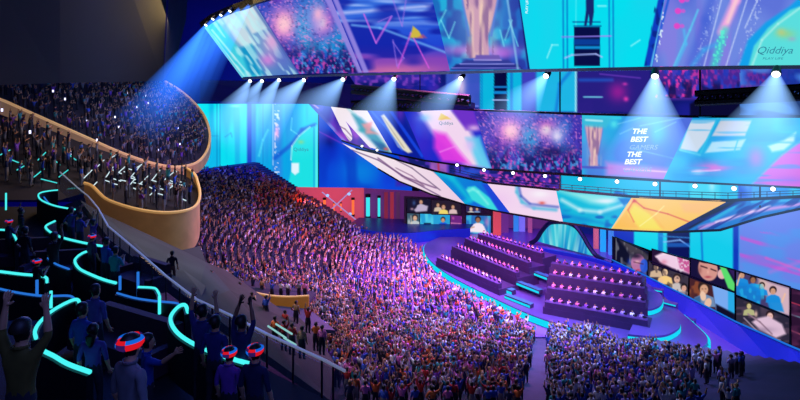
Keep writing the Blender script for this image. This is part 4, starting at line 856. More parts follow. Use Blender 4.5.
def tri_fill(name, pts, m):
    bm = bmesh.new(); vs = [bm.verts.new(p) for p in pts]; bm.faces.new(vs); bmesh.ops.triangulate(bm, faces=bm.faces[:]); me = bpy.data.meshes.new(name); bm.to_mesh(me); bm.free(); me.materials.append(m); return link(bpy.data.objects.new(name, me))
S('trim_50', tri_fill('trim_50', deckA, STEP))
e = empty('balcony_parapet', pA[40]); bpy.context.view_layer.update()
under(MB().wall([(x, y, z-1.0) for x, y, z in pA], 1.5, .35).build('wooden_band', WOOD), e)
under(MB().tube([(x, y, z+.55) for x, y, z in pA], .22, 6).build('top_roll', mat('pale_gold_edge', (232,190,120), .4, emit=(220,165,95), es=.4)), e)  # gold edge glows slightly, as if warmly lit
tag(e, 'curved honey-coloured wooden parapet round the tip of the uppermost balcony', 'parapet')
# tier B
rimB = spline([(84,193),(92,196),(103,207),(112,212),(130,218),(150,222),(170,223),(188,220),(197,214),(200,204),(198,192),(194,182),(184,175)], 6)
pB = [P(u, v, YBp(u, v)) for u, v in rimB]
deckB = pB+[P(u, v, YBp(u, v)) for u, v in ((150,166),(90,146),(40,126),(-20,112),(-60,170),(-10,200),(60,200))]
S('trim_51', tri_fill('trim_51', deckB, STEP))
e = empty('balcony_parapet', pB[20]); bpy.context.view_layer.update()
def depthB(i): t = i/(len(pB)-1); return .35+2.2*math.sin(math.pi*min(1, max(0, (t-.02)/.96)))**.5
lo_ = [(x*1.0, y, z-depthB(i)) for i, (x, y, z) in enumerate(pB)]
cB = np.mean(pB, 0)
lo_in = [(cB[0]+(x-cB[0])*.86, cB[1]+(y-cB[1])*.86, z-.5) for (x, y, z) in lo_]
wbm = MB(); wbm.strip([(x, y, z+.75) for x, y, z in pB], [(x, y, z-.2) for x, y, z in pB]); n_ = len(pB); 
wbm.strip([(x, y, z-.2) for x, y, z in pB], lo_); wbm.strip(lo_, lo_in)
under(wbm.build('wooden_band', mat('slatted_wood', (222,170,104), .5, 0, .3, .9, emit=(190,130,70), es=.1), smooth=True), e)  # slight emission brightens the wood like warm light
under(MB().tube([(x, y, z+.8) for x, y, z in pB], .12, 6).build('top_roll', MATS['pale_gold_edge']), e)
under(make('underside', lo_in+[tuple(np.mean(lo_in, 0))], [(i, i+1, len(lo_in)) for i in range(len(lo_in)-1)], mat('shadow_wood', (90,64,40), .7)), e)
tag(e, 'bulging honey wood balcony front below the first balcony, over the grey ramp', 'parapet')
# wood at the right of the tier B between the two balconies
cres = [P(180,176,54), P(190,178,56), P(197,185,56), P(201,196,54)]
# light rails between the seats of tier B
RAILW = glow('white_rail_glow', (210,235,245), 1.0); RAILT = glow('teal_rail_glow', (70,225,225), .95)
def rail(a, b, m, label, dz=.95):
    A = Vector(P(*a, YBp(a[0], a[1]+8))); B = Vector(P(*b, YBp(b[0], b[1]+8))); e = empty('seat_rail', A); bpy.context.view_layer.update()
    under(MB().tube([A, B], .045, 5).build('lit_rail', m), e)
    for t in (.05, .95):
        q = A.lerp(B, t); under(MB().tube([q, q-Vector((0,0,dz))], .025, 5).build('post', DARK), e)
    tag(e, label, 'rail', 'lit rails between the seats of the middle balcony')
RW = [(152,180,160,170),(140,184,150,174),(126,189,135,179),(163,181,175,171),(118,173,129,163),(106,177,113,167),(92,187,97,182),(107,160,116,155),(96,168,104,160),(136,168,146,162),(84,178,92,170),(130,178,140,166),(170,188,178,182),(150,195,160,186),(138,196,146,188)]
RT = [(34,177,44,169),(59,177,68,170),(41,179,57,183),(0,155,10,150),(17,170,24,166),(38,160,47,151),(60,165,52,158),(76,160,68,154),(12,160,22,164)]
for k, q in enumerate(RW): rail(q[:2], q[2:], RAILW, 'thin white lit rail slanting between seats of the middle balcony')
for k, q in enumerate(RT): rail(q[:2], q[2:], RAILT, 'thin teal lit rail among dark spectators at the left')
for k in range(26):                                     # cross rails
    u = rnd.uniform(90, 180); v = rnd.uniform(168, 198)
    if v > 178+ (u-90)*.25: continue
    rail((u, v), (u+rnd.uniform(5,9), v+rnd.uniform(1.6,3)), RAILW, 'thin white lit cross rail between seats of the middle balcony')
# ------------------------------------------------------------------ apron between balcony and terrace, ramps below
def slab(name, px_pts, m, th=.4):
    pts = [P(*p) for p in px_pts]; vs = pts+[(x, y, z-th) for x, y, z in pts]; n = len(pts)
    return S(name, make(name, vs, [tuple(range(n))[::-1], tuple(range(n, 2*n))]+[(i, (i+1) % n, n+(i+1) % n, n+i) for i in range(n)], m))
CONCW = mat('warm_concrete', (62,54,56), .85, 0, .5, .5); CONCD = mat('dim_concrete', (60,64,72), .85, 0, .5, .3)
slab('trim_52', [(80,200,30),(104,214,40),(136,240,42),(182,250,40),(200,246,42),(206,262,40),(230,290,36),(196,304,22),(110,240,24)], CONCD)
slab('trim_53', [(206,262,40),(226,270,44),(240,290,44),(262,312,43),(300,318,42),(318,336,39),(334,362,36),(330,400,30),(196,304,22),(230,290,36)], CONCW)
slab('trim_54', [(128,242,30),(200,300,24),(206,286,27),(150,246,36)], mat('slate_slab', (60,66,84), .7, 0, .3, .6), .2)
# small wooden box on the edge of the main crowd
e = empty('wooden_box_front', P(275,300,50)); bpy.context.view_layer.update()
bx = [P(u, v, 50) for u, v in spline([(236,284),(243,291),(256,296),(272,299),(290,300),(309,299)], 5)]
under(MB().wall([(x, y, z-1.0) for x, y, z in bx], 1.25, .2).build('wooden_band', mat('orange_wood', (226,158,66), .5, 0, .3, .8, emit=(200,120,40), es=.18)), e)  # wood given a little glow to look lit
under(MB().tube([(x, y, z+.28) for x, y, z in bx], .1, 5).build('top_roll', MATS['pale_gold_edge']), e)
tag(e, 'low curved orange wood box front at the near edge of the main crowd', 'parapet')
slab('trim_55', [(232,286,50),(243,293,50),(272,302,50),(309,302,50),(316,292,56),(250,280,58)], STEP, .3)
slab('trim_56', [(243,302,49.6),(272,309,49.6),(309,309,49.6),(335,330,46),(300,328,44),(262,318,46)], mat('blue_grey_slab', (36,52,84), .6, 0, .3, .7), .3)
# ------------------------------------------------------------------ near VIP terrace
TER = mat('midnight_carpet', (22,24,48), .85, 0, .4, .6); TER2 = mat('midnight_wall', (14,16,34), .6, 0, .3, .8)
railpx = [(60,172),(78,188),(88,196),(98,208),(108,226),(120,236),(140,253),(166,276),(196,299),(230,315),(267,334),(322,359),(345,371)]
yr_ = interp([60,88,108,140,196,267,322,345], [30,26,21,17.5,13.2,11.2,10.2,9.9])
rp = [P(u, v, yr_(u)) for u, v in railpx]
e = empty('terrace_balustrade', rp[8]); bpy.context.view_layer.update()
GL = glass_mat('tinted_glass', (90,100,140), .22)
M_RAIL = mat('pale_steel_rail', (190,196,214), .3, .3, emit=(150,160,190), es=.35)
under(MB().tube(rp, .03, 6).build('handrail', M_RAIL), e)
under(MB().wall([(x, y, z-.98) for x, y, z in rp], .9, .02).build('glass', GL), e)
for i in range(3, len(rp)-1):
    for t in (0, .5): q = Vector(rp[i]).lerp(Vector(rp[i+1]), t); under(MB().tube([q, q-Vector((0,0,1.1))], .022, 5).build('post', DARK), e)
tag(e, 'long diagonal glass balustrade with pale handrail bounding the near terrace', 'balustrade')
zf = lambda Y: 25.9 if Y < 7.4 else (24.4 if Y < 13.6 else 23.75)
def ter(name, Ya, Yb, z):
    # strip of terrace between two depths, right edge following the balustrade
    ed = [(x, y) for x, y, _ in [(Vector(rp[i]).lerp(Vector(rp[i+1]), t)) for i in range(len(rp)-1) for t in np.linspace(0, 1, 8)] if Ya <= y <= Yb]
    if not ed: ed = [(rp[-1][0], Ya)]
    ed.sort(key=lambda q: q[1]); poly = [(-40, Ya)]+[(ed[0][0]-.05, Ya)]+ed+[(ed[-1][0]-.05, Yb), (-40, Yb)]
    return S(name, MB().prism(poly, z-3, z).build(name, TER))
S('trim_60', MB().prism([(-40,1),(-1.4,1),(-1.4,4.6),(-2.3,7.4),(-40,7.4)], 23, 25.9).build('trim_60', TER)); S('trim_59', MB().prism([(-40,7.3),(-2.3,7.3),(-1.6,8.0),(-1.2,9.9),(-40,9.9)], 22, 24.4).build('trim_59', TER)); ter('trim_61', 9.9, 13.6, 24.4); ter('trim_62', 13.6, 30.0, 23.75)
# booths: curved low walls topped by a glowing line
LEDC = glow('aqua_led_line', (70,235,235), 1.15); LEDB = glow('azure_led_line', (40,120,225), .9)
def booth(pts, z, zfl, r, m, label, wallm=TER2):
    q = [G(u, v, z) for u, v in spline(pts, 7)]; e = empty('curved_booth', (q[0][0], q[0][1], zfl)); bpy.context.view_layer.update()
    under(MB().tube(q, r*.68, 8).build('light_line', m), e)
    under(MB().wall([(x, y, zfl) for x, y, _ in q], z-zfl-r*.8, .12).build('booth_wall', wallm), e)
    tag(e, label, 'booth')
booth([(58,190),(48,191),(40,193),(38.5,196.5),(43,201),(56,206),(75,209.5)], 24.75, 23.75, .05, LEDC, 'farthest curved booth with aqua light line, looping under the seat rows')
booth([(44,197),(50,204),(60,210),(72,214)], 24.5, 23.75, .04, LEDB, 'short booth wall with azure line just under the farthest loop')
booth([(55,221),(47,225),(46,228),(52,233),(64,238),(85,243),(102,246)], 24.75, 23.75, .055, LEDC, 'S-shaped booth with aqua line beside people in purple')
booth([(96,250),(85,252),(77,257),(75,262),(80,269),(92,275),(105,280),(116,283)], 24.75, 23.75, .055, LEDC, 'round booth with aqua line in front of two blue spectators')
booth([(-6,229.5),(9,230.5),(14,235),(17,241)], 24.75, 23.75, .05, LEDC, 'small booth corner with aqua line at the left edge')
booth([(-4,271),(20,274),(44,276.5),(47,282)], 24.75, 23.75, .055, LEDC, 'straight booth with aqua line bending down near the tall dark figure')
booth([(-4,288),(20,293),(45,296),(70,296),(77,303)], 24.75, 23.75, .04, LEDB, 'long booth with dim azure line at the left')
booth([(48,258),(56,264),(69,269)], 24.75, 23.75, .04, LEDB, 'short azure-lit wall between two aqua booths')
booth([(80,304),(77,299.5),(68,302),(52,311),(40,322),(35,331),(36,338)], 25.45, 24.55, .05, LEDC, 'aqua-lit rounded booth right of the olive-shirted spectator, upper arc')
booth([(39,346),(44,351),(54,356),(68,364),(90,372)], 25.45, 24.55, .055, LEDC, 'aqua-lit booth arc at the lower left, under the blue group')
booth([(117,293),(135,298),(155,301),(176,303),(181,307)], 24.9, 24.0, .035, LEDB, 'azure-lit straight ledge near the balustrade')
booth([(138,287),(154,288),(158,292),(159.5,296),(159.5,300)], 24.9, 23.9, .04, LEDC, 'aqua-lit hooked post near the balustrade')
booth([(188,312),(185,305),(178,307),(171,316),(172,325),(180,335),(196,345),(220,355),(250,364)], 25.45, 24.55, .055, LEDC, 'large aqua-lit curved booth at the bottom beside the raised arms')
def vpost(u, v0, v1, Y, m, label):
    o = MB().tube([P(u, v0, Y), P(u, v1, Y)], .035, 6).build('light_post', m); tag(o, label, 'post')
vpost(159.5,296,314,13.4,LEDC,'upright aqua light post below the hooked one'); vpost(51,291,308,14,LEDC,'upright aqua light post between booths at the left'); vpost(138,272,302,15,LEDB,'thin azure light post by the round booth'); vpost(6,193,210,25,LEDC,'short aqua light post at the left edge'); vpost(37,280,298,14.5,LEDB,'thin azure light post under the straight booth'); vpost(120,276,290,15.5,LEDB,'very short azure post at the end of the round booth')
# booth seats : dark couches
M_COUCH = mat('plum_couch', (66,34,58), .8, 0, .3, 3)
def couch(u, v, Y, rz, w, label):
    x, y, z = P(u, v, Y); z = zf(Y); e = empty('couch', (x, y, z), rz)
    MB().box((0,0,.22),(w,.7,.36)).build('seat', M_COUCH, e); MB().box((0,.38,.55),(w,.18,.62)).build('backrest', M_COUCH, e)
    for s in (-1, 1): MB().box((s*(w/2+.08),0,.34),(.16,.8,.5)).build('armrest', M_COUCH, e)
    tag(e, label, 'couch')
couch(125,322,11.6,-.5,2.4,'plum couch between the blue group and the curved booth'); couch(60,250,18.5,.2,1.8,'plum couch by the tall dark figure'); couch(140,268,17.5,-.6,1.8,'plum couch in the round booth'); couch(20,258,20,.2,1.8,'plum couch behind the small booth corner')
# ------------------------------------------------------------------ people on the terrace (detailed)
DET = {}
def det(pose):
    if pose not in DET:
        me_, mi_ = human(pose, 2, True, 'person_'+pose)
        co = np.zeros(len(me_.vertices)*3, np.float32); me_.vertices.foreach_get('co', co); co = co.reshape(-1,3); zb = -.47 if pose.startswith('sit') else 0
        ln = .03 if pose.startswith('sit') else 0
        # face: nose, chin, ears, folds of the shirt
        for (c, r, d) in (((0,ln+.13,1.615+zb), .022, (0,.028,-.004)), ((0,ln+.11,1.545+zb), .03, (0,.012,-.004)), ((.085,ln+.01,1.62+zb), .02, (.02,-.006,0)), ((-.085,ln+.01,1.62+zb), .02, (-.02,-.006,0)), ((.035,ln+.11,1.64+zb), .018, (0,-.01,0)), ((-.035,ln+.11,1.64+zb), .018, (0,-.01,0))):
            w = np.exp(-((co-np.array(c))**2).sum(1)/(2*r*r))[:, None]; co += w*np.array(d)
        body = (co[:,2] < 1.45+zb); f = np.sin(co[:,2]*38+np.sin(co[:,0]*14)*2)*.004; co[:,1] += f*body
        me_.vertices.foreach_set('co', co.ravel()); me_.update()
        for m_ in (M_SKIN[0], M_SHIRT, M_TROU, M_HAIR['dark'], M_SHOE): me_.materials.append(m_)
        DET[pose] = (me_, mi_, zb, ln)
    return DET[pose]
def hair_mesh(long):
    mb = MB(); prof = []
    n = 14; rings = 9
    vs = []; fs = []
    for i in range(rings):
        th = math.radians(4+ i*(96 if not long else 118)/(rings-1))
        for k in range(n):
            q = 2*math.pi*k/n; front = max(0, math.cos(q-math.pi/2)); t2 = th*(1-.52*front)
            rr = 1.0+.03*math.sin(5*q+i); vs.append((math.sin(t2)*math.cos(q)*.098*rr, math.sin(t2)*math.sin(q)*.118*rr, math.cos(t2)*.115))
    for i in range(rings-1):
        for k in range(n): l = (k+1) % n; fs.append((i*n+k, (i+1)*n+k, (i+1)*n+l, i*n+l))
    fs.append(tuple(range(n)))
    if long:
        mb.add(vs, fs); mb.tube([(0,-.06,0),(0,-.10,-.09),(0,-.105,-.2),(0,-.09,-.28)], [.085,.085,.07,.03], 8); return mb
    return mb.add(vs, fs)
def vip(u, hv, fl, rz, pose, shirt, label, sk=1, hair='dark', long=False, headset=False, scale=1.0, z=None, trou=None, lean=0.0):
    me_, mi_, zb, ln = det(pose); z = fl
    Y = (H-(fl+1.66*scale))*F/(hv-CY); x = (u-CX)/F*Y
    o = person(x, Y, z, rz, pose, shirt, label, None, sk, hair, trou, scale, DET)
    o.rotation_euler = (lean, 0, rz)
    h = hair_mesh(long).build('hair', M_HAIR[hair], o, smooth=True); h.location = (0, ln+.0, 1.675+zb)
    for s in (-1, 1):
        ey = MB().lathe([(0,-.011),(.008,-.008),(.011,0),(.008,.008),(0,.011)], (s*.034, ln+.112, 1.645+zb), 8).build('eye', mat('eye_white', (30,26,26), .2), o, smooth=True)
    MB().box((0, ln+.118, 1.572+zb), (.05,.012,.01)).build('mouth', mat('lip', (130,60,60), .5), o)
    MB().tube([(.075*math.cos(q), ln+.065*math.sin(q), 1.50+zb) for q in np.linspace(0, 2*math.pi, 13)[:-1]], .014, 5, True).build('collar', M_SHIRT, o).color = o.color
    if headset:
        e2 = empty('light_visor', (0,0,0)); bpy.context.view_layer.update()
        mats_ = [glow('red_led', (235,24,40), .8), glow('blue_led', (20,110,235), .8), glow('pink_led', (60,30,110), .6)]
        vs = []; fs = []; mi2 = []; n = 28
        for r_, z_ in ((.108,-.01),(.128,.02),(.128,.06),(.108,.095)):
            for k in range(n): q = 2*math.pi*k/n; vs.append((r_*math.cos(q), r_*1.15*math.sin(q), z_))
        for j_ in range(3):
            for k in range(n): l = (k+1) % n; fs.append((j_*n+k, j_*n+l, (j_+1)*n+l, (j_+1)*n+k)); mi2.append((k//4+j_//2) % 3)
        hb = make('light_band', vs, fs, mats_, None, mi=mi2); hb.parent = o; hb.location = (0, ln, 1.655+zb); bpy.data.objects.remove(e2)
        hb['label'] = 'red and blue glowing head band'
    return o
A_, B_, C_ = 25.9, 24.4, 23.75
vip(21,330,A_,-.15,'cheer',(96,88,30),'person in an olive shirt seen from behind, both arms raised, lower left corner',1)
vip(95,290,B_,-.2,'stand',(84,84,160),'tall person in lavender standing at the back of the blue group of three',1)
vip(82,309,B_,-.3,'stand',(36,74,170),'person in blue at the left of the close group of three',1)
vip(93,330,B_,.1,'stand',(80,74,160),'shorter long-haired person in violet at the front of the group of three',0,'dark',True,scale=.93)
vip(130,345,A_,-.5,'stand','grey','large person in grey with a glowing head band in front of the couch',0,headset=True,scale=.95)
vip(147,341,B_,-1.0,'reach',(30,72,180),'person in blue reaching the right arm towards the balustrade',1)
vip(202,311,B_,-.3,'cheer',(56,54,130),'person in indigo with both arms up beside the large curved booth',1,scale=1.02)
vip(215,322,B_,-.2,'stand',(30,40,120),'dark blue person just right of the indigo one, arms down',1)
vip(241,322,B_,-.5,'cheerhigh',(36,44,104),'person in navy stretching both arms overhead near the handrail',2)
vip(255,352,B_,-.3,'stand','navy','person at the bottom edge with a glowing head band, under the handrail',0,headset=True)
vip(229,354,B_,-.3,'stand','purple','person in purple at the bottom edge with a small glowing head band',0,headset=True,scale=.92)
vip(106,241,C_,-.5,'clap','blue','person in bright blue clapping inside the round booth',1)
vip(115,250,C_,-.3,'clap','teal','person in dull teal raising hands beside the bright blue one',1,scale=.95)
vip(21,211,C_,-.7,'arml','black','black silhouette with one arm raised behind the small booth corner',2)
vip(25,230,C_,-.3,'hip','black','dark figure with a hand on the hip in the left booth',2)
vip(54,236,C_,-.4,'armr',(56,30,44),'tall maroon figure with a straight raised arm in mid terrace',2,scale=1.08)
vip(93,222,C_,-.8,'cheer','purple','person in purple throwing both arms up by the S-shaped booth',1,scale=.95)
vip(80,215,C_,-.5,'clap',(80,70,150),'person in dusky violet clapping by the S-shaped booth',1,scale=.95)
vip(71,210,C_,-.5,'waver',(70,64,140),'person in slate violet waving over the S-shaped booth',1)
vip(92,237,C_,-.5,'stand',(70,50,100),'person in plum with a lit head band beside the two clapping ones',1,headset=True,scale=.9)
vip(37,262,C_,-.5,'clap','black','dark person with a lit head band behind the straight booth',1,headset=True,scale=.85)
vip(9,222,C_,-.4,'clap',(30,40,90),'person with a lit head band at the left edge over the booth corner',1,headset=True,scale=.9)
q_ = P(172,285,27)
vip(172,253,q_[2]+.02,.3,'stand',(30,26,34),'lone person in black top and brown trousers standing on the grey ramp',1,trou=mat('brown_trouser', (120,76,54), .85),scale=.98)
# ------------------------------------------------------------------ spot lamps with beams
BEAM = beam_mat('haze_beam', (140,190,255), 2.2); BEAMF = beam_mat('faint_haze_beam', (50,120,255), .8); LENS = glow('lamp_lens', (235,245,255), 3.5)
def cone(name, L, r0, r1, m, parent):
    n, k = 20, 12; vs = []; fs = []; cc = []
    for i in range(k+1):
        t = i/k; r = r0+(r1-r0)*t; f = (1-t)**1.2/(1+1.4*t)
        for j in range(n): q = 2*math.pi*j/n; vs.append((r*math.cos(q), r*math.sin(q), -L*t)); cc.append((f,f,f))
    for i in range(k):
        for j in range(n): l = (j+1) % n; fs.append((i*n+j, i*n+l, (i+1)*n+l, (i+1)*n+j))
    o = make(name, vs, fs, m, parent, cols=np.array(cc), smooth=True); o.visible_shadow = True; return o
def spot(u, v, Y, tu, tv, tY, L, r1, label, m=None, size=.35, group='spot lamps under the top halo'):
    a = Vector(P(u, v, Y)); b = Vector(P(tu, tv, tY)); d = (b-a).normalized(); e = empty('spot_lamp', a)
    e.rotation_mode = 'QUATERNION'; e.rotation_quaternion = (-d).to_track_quat('Z', 'Y')
    MB().lathe([(0,.9*size/.35),(size*.7,.8*size/.35),(size,0),(size*.98,-.06)], n=12).build('housing', DARK, e)
    MB().lathe([(0,-.09),(size*.75,-.08),(size*.8,-.02)], n=12).build('lens', LENS, e)
    if L: cone('beam_glow_cone', L, size*.7, r1, m or BEAM, e)  # hollow glowing cone drawn as the beam in the haze
    tag(e, label, 'lamp', group); return e
SP = [(250,81,90,238,100,84,16,3,'first'),(262,81,88,247,102,82,14,3,'second'),(279,80,84,262,104,78,15,3,'third'),(304,80,80,280,104,74,16,4.2,'fourth'),(343,79.5,74,322,102,68,14,4,'fifth'),(394,79,68,381,106,63,12,3.6,'sixth'),
      (461,78.5,62,440,104,58,9,2.4,'seventh'),(546,76,54,522,104,50,9,2.6,'eighth'),(655,76,45,652,150,40,13,4.6,'ninth'),(776,74,41,764,150,36,13,4.8,'tenth')]
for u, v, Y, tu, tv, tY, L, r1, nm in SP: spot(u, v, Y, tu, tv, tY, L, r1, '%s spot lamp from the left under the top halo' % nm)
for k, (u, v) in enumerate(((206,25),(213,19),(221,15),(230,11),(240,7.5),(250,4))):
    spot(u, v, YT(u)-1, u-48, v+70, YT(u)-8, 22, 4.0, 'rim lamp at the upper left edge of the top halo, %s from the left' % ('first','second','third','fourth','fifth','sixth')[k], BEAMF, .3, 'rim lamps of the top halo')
for k, (u, v) in enumerate(((362,146),(377,150),(457,165),(484,170),(513,173),(545,176),(580,179),(617,181.5),(655,184),(695,186),(734,188.5),(773,189))):
    Y = YMb(u)-1; spot(u, v, Y, u, v+60, Y-22, 0, 0, 'white lamp hanging under the middle ring, %s from the left' % ('first','second','third','fourth','fifth','sixth','seventh','eighth','ninth','tenth','eleventh','twelfth')[k], None, .3, 'white lamps under the middle ring')
# catwalk rail over the lower ring
e = empty('catwalk_rail', P(600,190,74)); bpy.context.view_layer.update(); top_ = [(450,168),(487,177),(556,184),(632,190),(728,193),(820,190)]; mr = MB(); pr = MB()
for dv in (0, 2.5): mr.tube([P(u, v+dv, YLt(u)+.6) for u, v in top_], .05, 4)
for u in range(455, 820, 13): v = float(np.interp(u, [a for a, b in top_], [b for a, b in top_])); Y = YLt(u)+.6; pr.tube([P(u, v, Y), P(u, v+7, Y)], .04, 4)
under(mr.build('handrail', DARK), e); under(pr.build('posts', DARK), e); tag(e, 'thin dark catwalk railing on top of the lowest ring', 'railing')
# ------------------------------------------------------------------ the crowds
def inpoly(u, v, poly):
    c = False; n = len(poly)
    for i in range(n):
        a, b = poly[i], poly[i-1]
        if (a[1] > v) != (b[1] > v) and u < (b[0]-a[0])*(v-a[1])/(b[1]-a[1])+a[0]: c = not c
    return c
MAIN = [(184,176),(252,172),(300,198),(315,206),(330,219),(350,230),(372,237),(402,245),(420,254),(432,270),(446,283),(475,298),(505,311),(532,324),(534,345),(520,420),(150,420),(170,300),(186,240)]
RIGHTP = [(549,333),(575,336),(606,342),(616,356),(664,358),(690,363),(722,368),(745,372),(740,430),(545,430)]
HIDE = [(100,180),(186,250),(204,262),(226,282),(240,300),(262,314),(300,316),(318,336),(336,362),(345,376),(345,430),(100,430)]     # behind the near stands
cand = []
k = 0
WPAL = ['blue','navy','white','grey','black','red','orange','pink','purple','teal','lilac','tan']
def shirt_at(u, v):
    if u > 540: w = dict(blue=5,navy=2,white=5,lilac=4,pink=1,purple=1,teal=2)
    elif 255 < u < 300 and 180 < v < 215: w = dict(red=4,orange=5,navy=2,pink=2,white=1)
    elif u > 350 and v < 290: w = dict(pink=5,lilac=6,white=9,purple=3,blue=4,orange=1,teal=2)
    elif u > 350: w = dict(blue=4,red=2,navy=3,orange=2,pink=3,white=3,purple=2,teal=2,grey=1,black=2)
    elif u < 250: w = dict(navy=4,grey=4,black=3,blue=2,tan=1,white=2,purple=1,orange=1)
    else: w = dict(navy=3,blue=4,grey=4,black=2,white=5,tan=3,orange=2,red=1,purple=2,pink=1)
    return rnd.choices(list(w), list(w.values()))[0]
for a in (1,):
    r = R0+.55
    while r < 68:
        nth = int((A1-A0)*r/.8)
        for q in range(nth):
            th = A0+(A1-A0)*(q+rnd.uniform(.1,.9))/nth; rr = r+rnd.uniform(-.15,.2); x = BC[0]+rr*math.cos(th); y = BC[1]+rr*math.sin(th)
            if y < 20: continue
            z = zbowl(BC[0]+r*math.cos(th), BC[1]+r*math.sin(th)); u, v = px(x, y, z); uh, vh = px(x, y, z+1.7)
            if v > 428 or vh > 404: continue
            if not (inpoly(u, v, MAIN) or inpoly(u, v, RIGHTP)): continue
            if inpoly(uh, vh, HIDE) and inpoly(u, v, HIDE): continue
            if rnd.random() < .05 or (u > 690 and rnd.random() < .6): continue
            cand.append((x, y, z, u, v))
        r += ROW
gx = -30.0
while gx < 40:
    gy = 55.0
    while gy < 125:
        x, y = gx+rnd.uniform(-.22,.22), gy+rnd.uniform(-.25,.25); gy += 1.1
        u, v = px(x, y, 0)
        if math.hypot(x-BC[0], y-BC[1]) > R0-.1: continue
        ve = float(np.interp(u, [424,430,442,460,482,505,530,556,590,625,662], [250,262,273,284,295,306,317,326,336,344,352]))
        if (u > 424 and v < ve+(15 if u < 541 else 6)) or not (inpoly(u, v, MAIN) or inpoly(u, v, RIGHTP)) or inpoly(u, v, HIDE): continue
        cand.append((x, y, 0.0, u, v))
    gx += .8
for _ in range(0):                                      # standing on the flat floor between stage and bowl
    u, v = rnd.uniform(395, 640), rnd.uniform(240, 350)
    ve = float(np.interp(u, [424,430,442,460,482,505,530,556,590,625,662], [250,262,273,284,295,306,317,326,336,344,352]))
    if v < ve+3 or v > ve+26 or 530 < u < 552: continue
    x, y, z = G(u, v, 0)
    if math.hypot(x-BC[0], y-BC[1]) > R0-.4: continue
    cand.append((x, y, 0.0, u, v))
print('main crowd candidates', len(cand))
cand.sort(key=lambda c: c[1])
def look(x, y): return math.atan2(BC[1]-y, BC[0]-x)-math.pi/2
def rpose(): return rnd.choices(POSES, [20,16,8,12,8,14,8,4,8,6])[0]
def zone(u, v):
    if u > 600: return 'lower right'
    if u > 540: return 'below the right desks'
    if u > 440: return 'bottom centre'
    if u > 340: return 'lower middle'
    return 'left of the aisle'
NIND = 106
NEAR = [c for c in cand if c[4] < 425][:NIND]; ns = set(id(c) for c in NEAR); FAR = [c for c in cand if id(c) not in ns]
for (x, y, z, u, v) in NEAR:
    sh = shirt_at(u, v); ps = rpose(); hr = rnd.choice(['dark','dark','brown','fair']); sk = rnd.choice([0,1,1,2,3])
    person(x, y, z, look(x, y)+rnd.uniform(-.4,.4), ps, sh, '%s-haired crowd member in %s %s, %s' % (hr, sh, POSEW[ps], zone(u, v)), 'standing spectators of the main crowd', sk, hr, rnd.choice([M_TROU, M_TROU, M_TROU2]), rnd.uniform(1.0,1.13))
if FAR: mass('spectator_crowd', [(x, y, z, look(x, y)+rnd.uniform(-.4,.4), rpose(), shirt_at(u, v), rnd.choice([0,1,1,2,3]), rnd.choice(['dark','dark','brown','fair']), rnd.uniform(1.0,1.14)) for (x, y, z, u, v) in FAR], 'dense cheering crowd filling the big raked stand from left to the stage', 'crowd')
# tier A and tier B crowds on their own planes
def tier_people(s, poly, sx, sy, xr, yr, keep=1.0):
    out = []; y = yr[0]
    while y < yr[1]:
        x = xr[0]
        while x < xr[1]:
            xx, yy = x+rnd.uniform(-.25,.25), y+rnd.uniform(-.2,.2); z, u, v = zplane(s, xx, yy)
            if inpoly(u, v, poly) and rnd.random() < keep: out.append((xx, yy, z, u, v))
            x += sx
        y += sy
    return out
PA_ = [(-8,101),(28,115),(60,129),(90,142),(120,155),(150,164),(175,167),(192,163),(203,153),(207,140),(203,123),(192,108),(178,96),(163,88),(-8,86)]
ta = tier_people(sA, PA_, .8, 1.25, (-66,-22), (58,112), .93)
PB_ = [(-8,120),(30,130),(60,143),(90,156),(120,168),(150,176),(180,180),(192,184),(194,198),(188,210),(168,215),(140,213),(112,206),(98,196),(84,188),(60,186),(-8,190)]
tb = tier_people(sB, PB_, .85, 1.15, (-44,-15), (40,60), .8)
ta.sort(key=lambda c: c[1]); tb.sort(key=lambda c: c[1]); print('tier A', len(ta), 'tier B', len(tb))
DW = ['navy','black','grey','blue','black','navy','purple']
def tower(x, y): return math.atan2(70-y, 20-x)-math.pi/2
for c in tb[:40]:
    x, y, z, u, v = c; sh = rnd.choice(DW if u < 110 else DW+['white','grey','blue']); ps = rpose(); sk = rnd.choice([1,1,2,3]); hr = rnd.choice(['dark','dark','brown'])
    person(x, y, z, tower(x, y)+rnd.uniform(-.5,.5), ps, sh, '%s-haired balcony spectator in %s %s, %s' % (hr, sh, POSEW[ps], 'near the wooden front' if v > 188 else ('left rows' if u < 80 else 'among lit rails')), 'spectators on the middle balcony', sk, hr, rnd.choice([M_TROU, M_TROU2]), rnd.uniform(.92,1.05))
mass('balcony_crowd', [(x, y, z, tower(x, y)+rnd.uniform(-.5,.5), rpose(), rnd.choice(DW+['grey','teal']), rnd.choice([0,1,1,2]), 'dark', rnd.uniform(.92,1.06)) for (x, y, z, u, v) in ta+tb[40:]], 'dark packed crowd on the uppermost wooden balcony at the left', 'crowd')
PHN = glow('phone_light', (215,215,255), 2.2)
for k, (u, v) in enumerate(((53,91),(65,99),(128,93),(137,107),(146,96),(87,121),(119,127),(135,134),(115,117),(160,110),(178,128),(158,150),(176,108),(30,132),(72,153),(2,110),(97,140),(180,144),(148,103))):
    Y = YA(u, v+4)-1.2 if not (k in (13,14,15)) else YBp(u, v+10)
    o = MB().box(P(u, v, Y), (.18,.05,.3)).build('phone', PHN); tag(o, 'tiny glowing phone held up in the dark balcony crowd', 'phone', 'lit phones in the balcony crowd')
